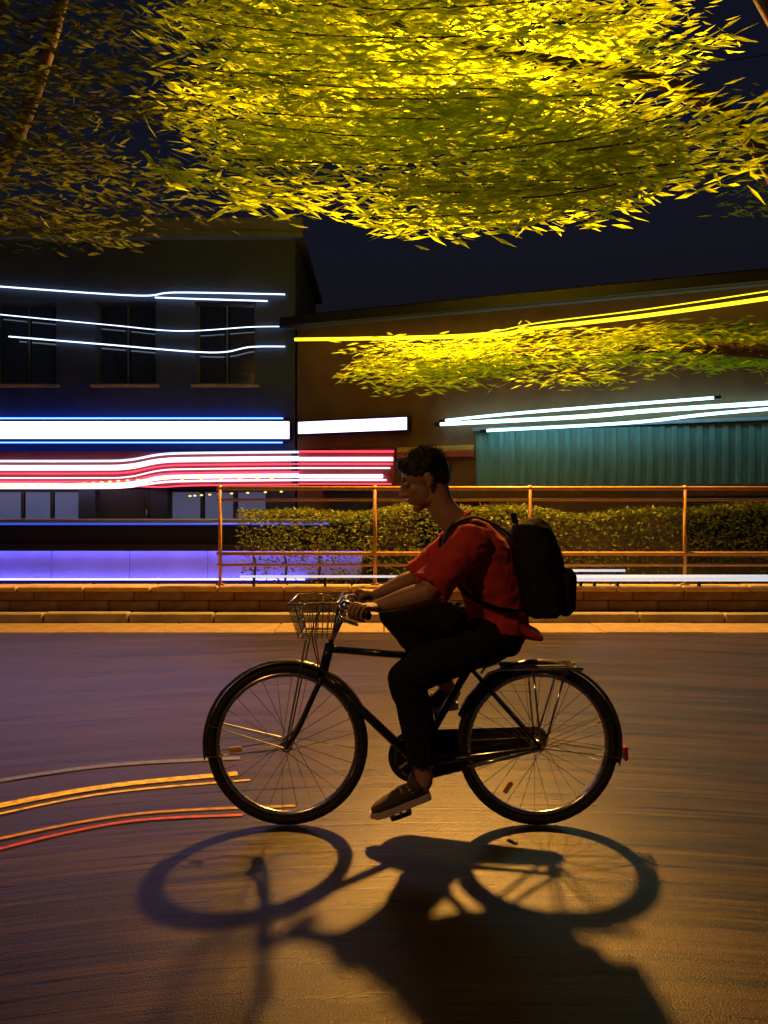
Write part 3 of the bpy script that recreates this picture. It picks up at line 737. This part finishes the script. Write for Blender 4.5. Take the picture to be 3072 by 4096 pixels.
mb = MB(); a = math.radians(-6); mb.bbox(HR + Vector((math.cos(a), 0, math.sin(a))) * (RW + .03), (.016, .045, .06), .006); mb.build('rear_reflector', M_refl, bk)
# stem, handlebar, grips, brake levers, bell
mb = MB(); mb.tube([HTt, STEM], .0125, 10); mb.tube([STEM + Vector((0, -.03, 0)), STEM + Vector((0, .03, 0))], .019, 10, lat=(1, 0, 0)); mb.build('stem', M_chr, bk, True)
def bar(s): return [STEM, W(1380, 2416, s * .08), W(1372, 2408, s * .15), W(1395, 2409, s * .21), W(1428, 2414, s * .255), W(1478, 2422, s * .315)]
mb = MB(); mb.tube(smooth_path(list(reversed(bar(-1))) + bar(1)[1:], 5), .0112, 10, lat=(0, 0, 1)); mb.build('handlebar', M_chr, bk, True)
GR = {}
for s in (-1, 1):
    g0, g1 = W(1418, 2413, s * .243), W(1480, 2422, s * .318); GR[s] = (g0, g1)
    mb = MB(); mb.tube([g0, g0.lerp(g1, .1), g0.lerp(g1, .9), g1], [.017, .0155, .0155, .017], 12, lat=(0, 0, 1)); mb.build('grip', M_grip, bk, True)
    mb = MB(); mb.tube(smooth_path([W(1398, 2415, s * .205), W(1372, 2430, s * .225), W(1395, 2445, s * .27), W(1440, 2455, s * .31)], 4), .006, 6, lat=(0, 0, 1)); mb.build('brake_lever', M_chr, bk, True)
mb = MB(); mb.lathe(W(1392, 2402, -.17), (0, 0, 1), [(.012, -.012), (.025, -.004), (.026, .006), (.018, .017), (.004, .021)], 16); mb.build('bell', M_chr, bk, True)
for s in (-1, 1):
    mb = MB(); mb.tube(smooth_path([W(1374, 2432, s * .22), W(1300, 2420, s * .15), W(1255, 2520, s * .07), W(1275, 2660, s * .03), crown + Vector((-.01, s * .03, -.02))], 6), .0028, 5, lat=(0, 0, 1)); mb.build('brake_cable', M_dark, bk)
# wire basket ahead of the bars
TY, BYh = .185, .13     # half widths top and bottom
bt = [W(1172, 2398, -TY), W(1362, 2392, -TY), W(1362, 2392, TY), W(1172, 2398, TY)]
bb = [W(1208, 2532, -BYh), W(1334, 2532, -BYh), W(1334, 2532, BYh), W(1208, 2532, BYh)]
mb = MB(); mb.tube(bt, .0048, 8, lat=(0, 0, 1), closed=True); bsk = mb.build('basket', M_chr, bk, True)
def wire(p, q, r=.0021):
    mb = MB(); mb.tube([p, q], r, 5, lat=(.3, .2, .9)); mb.build('wire', M_chr, bsk)
for f in (.0, .28, .52, .76):
    ring = [b.lerp(t, f) for b, t in zip(bb, bt)]
    for k in range(4): wire(ring[k], ring[(k + 1) % 4])
for k in range(4):
    n = 7 if k % 2 == 0 else 9
    for i in range(n):
        t = i / n; wire(bb[k].lerp(bb[(k + 1) % 4], t), bt[k].lerp(bt[(k + 1) % 4], t))
for i in range(1, 6): wire(bb[0].lerp(bb[3], i / 6), bb[1].lerp(bb[2], i / 6))
mb = MB()
for s in (-1, 1): mb.tube([HF + Vector((0, s * .07, 0)), W(1235, 2540, s * .11)], .004, 6)
mb.build('basket_stay', M_chr, bk)
# seat post and saddle
mb = MB(); mb.tube([W(1885, 2655), W(1906, 2612)], .0125, 10); mb.build('seat_post', M_chr, bk, True)
mb = MB()
mb.tube(smooth_path([W(1785, 2618), W(1840, 2612), W(1905, 2606), W(1965, 2600), W(2015, 2592)], 3), [(.018, .014), (.022, .016), (.026, .018), (.030, .02), (.034, .022), (.045, .026), (.058, .03), (.074, .033), (.088, .034), (.098, .035), (.100, .034), (.095, .032), (.075, .024)], 14)
sculpt(mb, 'saddle', M_sad, bk, .006, 6)
mb = MB()
for s in (-1, 1): mb.tube(smooth_path([W(1810, 2628, s * .012), W(1870, 2640, s * .022), W(1930, 2640, s * .025), W(1995, 2618, s * .03)], 3), .0035, 6)
mb.build('saddle_rail', M_chr, bk)
# rear rack with slats
mb = MB()
for s in (-1, 1):
    mb.tube(smooth_path([W(1930, 2705, s * .05), W(1990, 2668, s * .062), W(2290, 2662, s * .062), W(2302, 2672, s * .055)], 3), .006, 7, lat=(0, 0, 1))
    mb.tube([W(2120, 2664, s * .062), HR + Vector((0, s * .075, 0))], .005, 6); mb.tube([W(2250, 2664, s * .062), HR + Vector((.01, s * .075, 0))], .005, 6)
mb.tube([W(2302, 2672, -.055), W(2302, 2672, .055)], .006, 7, lat=(0, 0, 1)); rk = mb.build('rack', M_chr, bk, True)
for i in range(7):
    p = W(2010 + i * 44, 2664); mb = MB(); mb.tube([p + Vector((0, -.06, 0)), p + Vector((.012, 0, .001)), p + Vector((0, .06, 0))], .0036, 6, lat=(0, 0, 1)); mb.build('rack_bar', M_chr, rk)
for s in (-1, 0, 1):
    mb = MB(); mb.tube([W(1995, 2658, s * .03), W(2290, 2652, s * .03)], .0045, 6, lat=(0, 0, 1)); mb.build('rack_bar', M_chr, rk)
# cranks, chainring, chain guard, chain, pedals, kickstand
mb = MB(); n = 40; cr = BB + Vector((0, .052, 0)); mb.lathe(cr, (0, 1, 0), [(.078, -.002), (.090, -.002), (.090, .002), (.078, .002)], n, True)
for k in range(5): a = 2 * PI * k / 5; mb.tube([cr, cr + Vector((math.cos(a) * .08, 0, math.sin(a) * .08))], .006, 6)
mb.build('chainring', M_chr, bk)
mb = MB(); q = HR + Vector((0, .05, 0)); ch = [cr + Vector((-math.sin(a) * .092, 0, math.cos(a) * .092)) for a in [PI * k / 14 for k in range(15)]]
ch += [q + Vector((math.sin(a) * .036, 0, -math.cos(a) * .036)) for a in [PI * k / 8 for k in range(9)]]
mb.tube(ch, .004, 6, closed=True); mb.build('chain', M_dark, bk)
mb = MB(); n = 18      # guard: a flat loop-shaped plate outside the chain
out = [cr + Vector((-math.sin(a) * .112, 0, math.cos(a) * .112)) for a in [PI * k / n for k in range(n + 1)]] + [q + Vector((math.sin(a) * .056, 0, -math.cos(a) * .056)) for a in [PI * k / n for k in range(n + 1)]]
b = len(out); mb.v = [p + Vector((0, .008, 0)) for p in out] + [p + Vector((0, .011, 0)) for p in out]
mb.f = [tuple(range(b)), tuple(reversed(range(b, 2 * b)))] + [(i, b + i, b + (i + 1) % b, (i + 1) % b) for i in range(b)]
mb.build('chain_guard', M_fr, bk)
for s, pd in ((-1, PEDN), (1, PEDF)):
    c0 = BB + Vector((0, s * .068, 0)); c1 = Vector((pd.x, BY + s * .085, pd.z))
    mb = MB(); mb.tube([c0, c1], [.013, .010], 8); mb.build('crank', M_chr, bk, True)
    mb = MB(); pc = Vector((pd.x, BY + s * .135, pd.z)); tl = Matrix.Rotation(math.radians(-20 if s < 0 else -8), 3, 'Y')
    for sx in (-1, 1): mb.bbox(pc + tl @ Vector((sx * .034, 0, 0)), (.018, .088, .022), .004, tl)
    mb.tube([c1, pc + Vector((0, s * .045, 0))], .007, 8, lat=(1, 0, 0)); mb.bbox(pc + Vector((0, s * .044, 0)), (.08, .008, .02), .003, tl); mb.build('pedal', M_dark, bk)
mb = MB(); mb.tube([HR + Vector((0, -.07, 0)), W(2010, 3010, -.075), W(1860, 3035, -.085)], [.008, .008, .007], 8); mb.build('kickstand', M_chr, bk, True)

# ================================================================== RIDER
M_skin = mat('skin', (.42, .24, .16), .5, var=.12, scale=14, bump=.05, bscale=200)
M_skin.node_tree.nodes['Principled BSDF'].inputs['Subsurface Weight'].default_value = .08
M_shirt = mat('red_cotton', (.60, .045, .05), .85, var=.15, scale=30, bump=.15, bscale=260)
M_shirt.node_tree.nodes['Principled BSDF'].inputs['Sheen Weight'].default_value = .5
M_shirt.node_tree.nodes['Principled BSDF'].inputs['Sheen Tint'].default_value = (1, .25, .12, 1)
M_trou = mat('black_trouser', (.012, .012, .017), .9, spec=.2, var=.3, scale=20, bump=.2, bscale=220)
M_hair = mat('black_hair', (.012, .010, .009), .45, bump=.4, bscale=150, stretch=(1, 1, 4))
M_shoe = mat('shoe_canvas', (.07, .05, .045), .8, bump=.2, bscale=240)
M_sole = mat('shoe_sole', (.62, .50, .44), .6)
M_eye = mat('eye', (.42, .36, .32), .3); M_pup = mat('pupil', (.02, .012, .01), .1)
pr = empty('person', (W(1800, 3300).x, BY, 0), 'cyclist in red T-shirt and black trousers leaning over the handlebars', 'person')
HIP = {s: W(1958, 2532, s * .085) for s in (-1, 1)}
KNEE = {-1: W(1618, 2682, -.125), 1: W(1585, 2468, .12)}
ANK = {-1: W(1690, 3062, -.135), 1: W(1812, 2788, .13)}
SH = {s: W(1862, 2168, s * .175) for s in (-1, 1)}
ELB = {-1: W(1692, 2345, -.265), 1: W(1668, 2338, .26)}
body = MB()
tors = [W(1972, 2545), W(1988, 2450), W(1962, 2345), W(1925, 2245), W(1885, 2165), W(1845, 2118)]
body.tube(smooth_path(tors, 3), [(r1, r2) for r1, r2 in [(.150, .105), (.148, .1), (.142, .096), (.138, .093), (.142, .097), (.15, .10), (.158, .105), (.165, .107), (.17, .107), (.172, .105), (.17, .1), (.165, .092), (.15, .085), (.12, .075), (.085, .065), (.06, .055)]], 20)
HC = W(1695, 1918); PITCH = math.radians(22); RH = Matrix.Rotation(-PITCH, 3, 'Y')
def Hd(x, y, z): return HC + RH @ Vector((x, y, z))
body.tube(smooth_path([W(1872, 2150), W(1815, 2085), W(1765, 2025), Hd(.035, 0, -.03)], 3), [.078, .072, .066, .062, .060, .058, .057, .056, .056, .056], 16)
body.ell(Hd(.012, 0, .03), (.094, .075, .086), RH, 20, 14); body.ell(Hd(-.032, 0, -.042), (.060, .058, .074), RH); body.ell(Hd(-.064, 0, -.098), (.026, .026, .02), RH)
body.ell(Hd(-.010, 0, -.085), (.055, .05, .03), RH)
body.tube([Hd(-.084, 0, .018), Hd(-.101, 0, -.008), Hd(-.111, 0, -.026), Hd(-.098, 0, -.038)], [.010, .0115, .014, .012], 10)
body.ell(Hd(-.098, .011, -.032), (.011, .010, .009), RH, 10, 8); body.ell(Hd(-.098, -.011, -.032), (.011, .010, .009), RH, 10, 8)
body.ell(Hd(-.070, 0, .034), (.018, .046, .014), RH); body.ell(Hd(-.09, 0, -.058), (.011, .023, .007), RH); body.ell(Hd(-.088, 0, -.070), (.011, .021, .008), RH)
for s in (-1, 1):
    body.ell(Hd(-.050, s * .036, -.028), (.026, .022, .028), RH)
    body.ell(Hd(.016, s * .077, -.006), (.018, .0075, .029), RH, 12, 10); body.ell(Hd(.006, s * .075, -.03), (.011, .009, .014), RH, 10, 8)
    # arm
    g0, g1 = GR[s]; gm = g0.lerp(g1, .5); g = (g1 - g0).normalized(); up = Vector((0, 0, 1)); fw = g.cross(up); fw = fw if fw.x < 0 else -fw; fw.normalize(); up2 = fw.cross(g); up2 = up2 if up2.z > 0 else -up2
    wr = gm - fw * .085 + up2 * .020
    body.ell(SH[s], (.062, .062, .062))
    body.tube(smooth_path([SH[s], SH[s].lerp(ELB[s], .5), ELB[s]], 3), [.057, .056, .054, .052, .048, .044, .041], 14)
    body.ell(ELB[s], (.043, .043, .043))
    body.tube(smooth_path([ELB[s], ELB[s].lerp(wr, .3), ELB[s].lerp(wr, .7), wr], 3), [.042, .044, .045, .044, .042, .038, .034, .031, .028, .027], 14)
    mP = Matrix((fw, g, up2)).transposed()
    body.ell(wr, (.03, .028, .024), mP)
    body.ell(gm - fw * .046 + up2 * .021, (.046, .041, .0165), mP)
    for k in range(4):
        of = gm + g * ((-.0360 + .024 * k)); r = (.0086, .0089, .0087, .0078)[k]; sc_ = (.94, 1, .97, .85)[k]
        body.tube(smooth_path([of - fw * .030 + up2 * .024, of + fw * .004 * sc_ + up2 * .029, of + fw * .027 * sc_ + up2 * .010, of + fw * .022 * sc_ - up2 * .016, of + fw * .002 - up2 * .026], 3), [r * 1.08, r * 1.05, r * 1.05, r, r, r, r * .98, r * .95, r * .93, r * .9, r * .88, r * .8, r * .6], 8)
    tb = gm - g * .046
    body.tube(smooth_path([gm - fw * .040 - g * .028 + up2 * .014, tb - fw * .022 + up2 * .002, tb - fw * .006 - up2 * .020, tb + fw * .014 - up2 * .024], 3), [.012, .0115, .011, .0105, .010, .0098, .0095, .0092, .009, .007], 8)
    # leg
    body.ell(HIP[s], (.088, .085, .088))
    body.tube(smooth_path([HIP[s], HIP[s].lerp(KNEE[s], .5), KNEE[s]], 3), [.083, .082, .078, .073, .068, .061, .055], 16)
    body.ell(KNEE[s], (.054, .052, .054))
    cal = KNEE[s].lerp(ANK[s], .33) + Vector((.014, 0, 0))
    body.tube(smooth_path([KNEE[s], cal, KNEE[s].lerp(ANK[s], .72), ANK[s]], 3), [.050, .051, .053, .053, .050, .045, .041, .038, .036, .035], 14)
    body.ell(ANK[s], (.037, .036, .037))
FOOT = {}
for s in (-1, 1):
    pd = PEDN if s < 0 else PEDF; a = math.radians(20 if s < 0 else 8)
    fd = Vector((-math.cos(a), 0, -math.sin(a))); fu = Vector((-math.sin(a), 0, math.cos(a)))
    cen = Vector((pd.x, BY + s * .135, pd.z)) + fu * .013      # sole under the ball of the foot
    FOOT[s] = (cen, fd, fu)
    body.tube(smooth_path([ANK[s], cen - fd * .115 + fu * .06, cen - fd * .03 + fu * .045, cen + fd * .07 + fu * .03], 3), [.035, .036, .037, .036, .036, .036, .034, .030, .026, .018], 12)
sculpt(body, 'body', M_skin, pr, .0038, 4)
for s in (-1, 1):
    mb = MB(); mb.ell(Hd(-.0755, s * .031, .008), (.0115, .0125, .0115), RH, 14, 10); ey = mb.build('eye', M_eye, pr, True)
    mb = MB(); mb.ell(Hd(-.0850, s * .032, .006), (.0028, .006, .006), RH, 10, 8); mb.build('pupil', M_pup, ey, True)
    mb = MB(); mb.tube([Hd(-.09, s * .014, .036), Hd(-.0925, s * .032, .041), Hd(-.078, s * .054, .036)], [.003, .0038, .0022], 6); mb.build('eyebrow', M_hair, pr)
mb = MB()     # hair: a cap with tufts
mb.ell(Hd(.022, 0, .045), (.100, .083, .082), RH, 20, 14); mb.ell(Hd(.060, 0, .0), (.060, .070, .066), RH); mb.ell(Hd(-.040, 0, .088), (.050, .060, .034), RH)
for i in range(150):
    th = random.uniform(0, 2 * PI); ph = random.uniform(.05, 1.35); d = Vector((math.cos(th) * math.cos(ph), math.sin(th) * math.cos(ph), math.sin(ph)))
    if d.x < -.55 and d.z < .55: continue
    p = Vector((.022, 0, .042)) + Vector((d.x * .098, d.y * .081, d.z * .082)); q = p + d * .014 + Vector((-.012, random.uniform(-.01, .01), -.012)) * random.uniform(.2, 1.3)
    mb.tube([Hd(*(p - d * .02)), Hd(*p), Hd(*q)], [.012, .010, .003], 5)
sculpt(mb, 'hair', M_hair, pr, .0042, 2)
st = MB()
for i in range(2600):
    th = random.uniform(0, 2 * PI); ph = random.uniform(-.45, 1.45); d = Vector((math.cos(th) * math.cos(ph), math.sin(th) * math.cos(ph), math.sin(ph)))
    if d.x < -.25 and d.z < .62: continue
    if abs(d.y) > .75 and d.z < .1 and d.x < .1: continue
    p = Vector((.024, 0, .04)) + Vector((d.x * .103, d.y * .086, d.z * .092)); e2 = p + d * random.uniform(.004, .018) + Vector((random.gauss(-.006, .008), random.gauss(0, .008), random.gauss(-.012, .008)))
    sd = d.cross(Vector((random.random(), random.random(), random.random()))).normalized() * .0012
    st.face([Hd(*(p - sd)), Hd(*(p + sd)), Hd(*e2)])
o = st.build('hair_strands', M_hair, pr); tag(o, kind='stuff')
def folds(amp, f=(9, 9, 9), ridge=22):
    def d(co, n):
        a = noise.noise(Vector((co.x * f[0], co.y * f[1], co.z * f[2]))); b = noise.noise(Vector((co.x * ridge * 1.0 + a * 2, co.y * ridge * .7, co.z * ridge * .8 + 7)))
        return amp * (.7 * a + .55 * (1 - abs(b) * 2.2))
    return d
# T-shirt
sh_ = MB()
sh_.tube(smooth_path([W(1985, 2512)] + tors[1:5] + [W(1850, 2122)], 3), [(.178, .128), (.172, .126), (.168, .124), (.164, .120), (.166, .120), (.172, .123), (.178, .126), (.184, .128), (.188, .128), (.19, .126), (.19, .12), (.182, .11), (.165, .102), (.138, .094), (.105, .084), (.082, .074)], 24)
for s in (-1, 1):
    a, b = SH[s], ELB[s]; sh_.ell(a, (.078, .074, .078))
    sh_.tube(smooth_path([a, a.lerp(b, .35), a.lerp(b, .72), a.lerp(b, .90)], 3), [.076, .076, .075, .074, .073, .072, .071, .072, .075, .078], 18)
sh_.tube(smooth_path([W(1985, 2450), W(2040, 2490), W(2095, 2520), W(2150, 2540)], 3), [(.165, .07), (.165, .06), (.16, .05), (.155, .042), (.15, .036), (.145, .03), (.14, .025), (.135, .021), (.13, .018), (.12, .014)], 18)
sculpt(sh_, 'shirt', M_shirt, pr, .006, 4, folds(.010))
mb = MB(); cp = W(1822, 2094); ca_, cb_ = frame_of((W(1765, 2025) - W(1872, 2150)), Vector((0, 1, 0)))
mb.tube([cp + ca_ * (math.cos(t) * .083) + cb_ * (math.sin(t) * .078) for t in [2 * PI * k / 28 for k in range(28)]], .0085, 8, closed=True); mb.build('collar', M_shirt, pr, True)
# trousers
tr_ = MB()
tr_.tube(smooth_path([W(1990, 2462), W(1980, 2530), W(1955, 2590)], 3), [(.152, .110), (.158, .116), (.165, .120), (.170, .122), (.168, .118), (.155, .105), (.12, .08)], 22)
for s in (-1, 1):
    tr_.ell(HIP[s], (.102, .096, .104)); hem = KNEE[s].lerp(ANK[s], .86)
    tr_.tube(smooth_path([HIP[s], HIP[s].lerp(KNEE[s], .5), KNEE[s]], 3), [.098, .098, .095, .090, .085, .078, .072], 18)
    tr_.ell(KNEE[s], (.070, .068, .070))
    tr_.tube(smooth_path([KNEE[s], KNEE[s].lerp(ANK[s], .35) + Vector((.014, 0, 0)), KNEE[s].lerp(ANK[s], .65) + Vector((.008, 0, 0)), hem], 3), [.070, .070, .071, .070, .067, .064, .061, .059, .058, .059], 16)
sculpt(tr_, 'trousers', M_trou, pr, .006, 4, folds(.009))
# shoes
for s in (-1, 1):
    cen, fd, fu = FOOT[s]; mS = Matrix((fd, Vector((0, 1, 0)), fu)).transposed()
    so = MB(); prof = [(-.135, .026), (-.12, .034), (-.07, .036), (-.01, .040), (.05, .045), (.09, .040), (.118, .024)]
    n = len(prof); loop = [(x, y) for x, y in prof] + [(x, -y) for x, y in reversed(prof)]
    for z in (0, .024): so.v += [cen + mS @ Vector((x, y, z + (.010 if x > .1 and z == 0 else 0))) for x, y in loop]
    b = len(loop); so.f = [tuple(reversed(range(b))), tuple(range(b, 2 * b))] + [(i, (i + 1) % b, b + (i + 1) % b, b + i) for i in range(b)]
    up_ = MB()
    P = lambda x, y, z: cen + mS @ Vector((x, y, z))
    up_.tube([P(-.128, 0, .045), P(-.09, 0, .050), P(-.03, 0, .047), P(.03, 0, .040), P(.08, 0, .034), P(.108, 0, .030)], [(.026, .03), (.035, .038), (.038, .036), (.042, .030), (.038, .022), (.022, .013)], 16)
    up_.tube([P(-.085, 0, .06), ANK[s].lerp(P(-.085, 0, .06), .45)], [.043, .043], 16)
    u = sculpt(up_, 'shoe', M_shoe, pr, .0055, 5)
    so.build('sole', M_sole, u)
    for k in range(4):
        lc = MB(); x = -.035 + .024 * k; lc.tube(smooth_path([P(x, -.03, .066 - .006 * k), P(x + .006, 0, .086 - .009 * k), P(x, .03, .066 - .006 * k)], 3), .003, 5); lc.build('lace', M_sole, u)

# ================================================================== BACKPACK
M_pack = mat('backpack_nylon', (.012, .012, .016), .75, spec=.25, var=.3, scale=14, bump=.3, bscale=180)
M_zip = mat('zip', (.10, .10, .10), .35, metal=.6)
bp = empty('backpack', W(2148, 2460), 'large black backpack on the back of the rider', 'backpack')
sp_ = MB()
cl = [W(2098, 2085), W(2108, 2110), W(2123, 2170), W(2138, 2250), W(2146, 2340), W(2148, 2420), W(2148, 2455)]
sp_.tube(smooth_path(cl, 3), [(.06, .05), (.08, .062), (.10, .074), (.115, .083), (.128, .092), (.138, .098), (.145, .103), (.15, .107), (.153, .110), (.155, .112), (.156, .113), (.157, .114), (.157, .114), (.156, .113), (.154, .112), (.150, .108), (.144, .104), (.136, .098), (.120, .085)], 24)
sculpt(sp_, 'main_compartment', M_pack, bp, .007, 4, folds(.010, (7, 7, 7), 16))
fp = MB(); fp.bbox(W(2250, 2360), (.075, .22, .20), .03, Matrix.Rotation(math.radians(2), 3, 'Y')); sculpt(fp, 'front_pocket', M_pack, bp, .007, 8, folds(.006))
for s in (-1, 1):
    mb = MB(); mb.bbox(W(2148, 2390, s * .150), (.12, .035, .14), .014); sculpt(mb, 'side_pocket', M_pack, bp, .007, 6, folds(.005))
    x = .098
    stp = smooth_path([W(2060, 2165, s * .07), W(1990, 2112, s * .090), W(1930, 2080, s * .10), W(1870, 2068, s * .108), W(1800, 2100, s * .112), W(1768, 2170, s * .112), W(1790, 2270, s * .122), W(1850, 2360, s * .15), W(1960, 2410, s * .185), W(2043, 2425, s * .155)], 5)
    mb = MB(); mb.tube(stp, [(.027, .006)] * len(stp), 10, lat=(0, 1, 0)); mb.build('strap', M_pack, bp, True)
mb = MB(); mb.tube(smooth_path([W(2063, 2095, -.03), W(2053, 2058, -.03), W(2053, 2058, .03), W(2063, 2095, .03)], 4), .007, 8); mb.build('handle', M_pack, bp, True)
mb = MB(); mb.tube(smooth_path([W(2190, 2420, -.13), W(2196, 2250, -.125), W(2163, 2140, -.095), W(2133, 2090, 0), W(2163, 2140, .095), W(2196, 2250, .125), W(2190, 2420, .13)], 6), .004, 6); mb.build('zip', M_zip, bp)

# repeats of one kind share a group
for o in list(bpy.data.objects):
    if o.parent is None and 'category' in o:
        g = {'lamp_trail': 'smeared lamp trails along the walls', 'tube_light': 'white tube lights above the teal sheeting', 'strip_light': 'strip lights on the low wall',
             'painted_streak': 'light streaks painted on the road', 'light_box_sign': 'white light boxes over the shop fronts', 'neon_sign': 'red and white neon signs', 'blue_wash_tube': 'added blue wash tubes on the long light box',
             'span_pole': 'poles of the lamp wire', 'street_lamp': 'street lamps', 'street_tree': 'street trees', 'string_light': 'strings of yellow bulbs'}.get(o.name.split('.')[0])
        if g: o['group'] = g
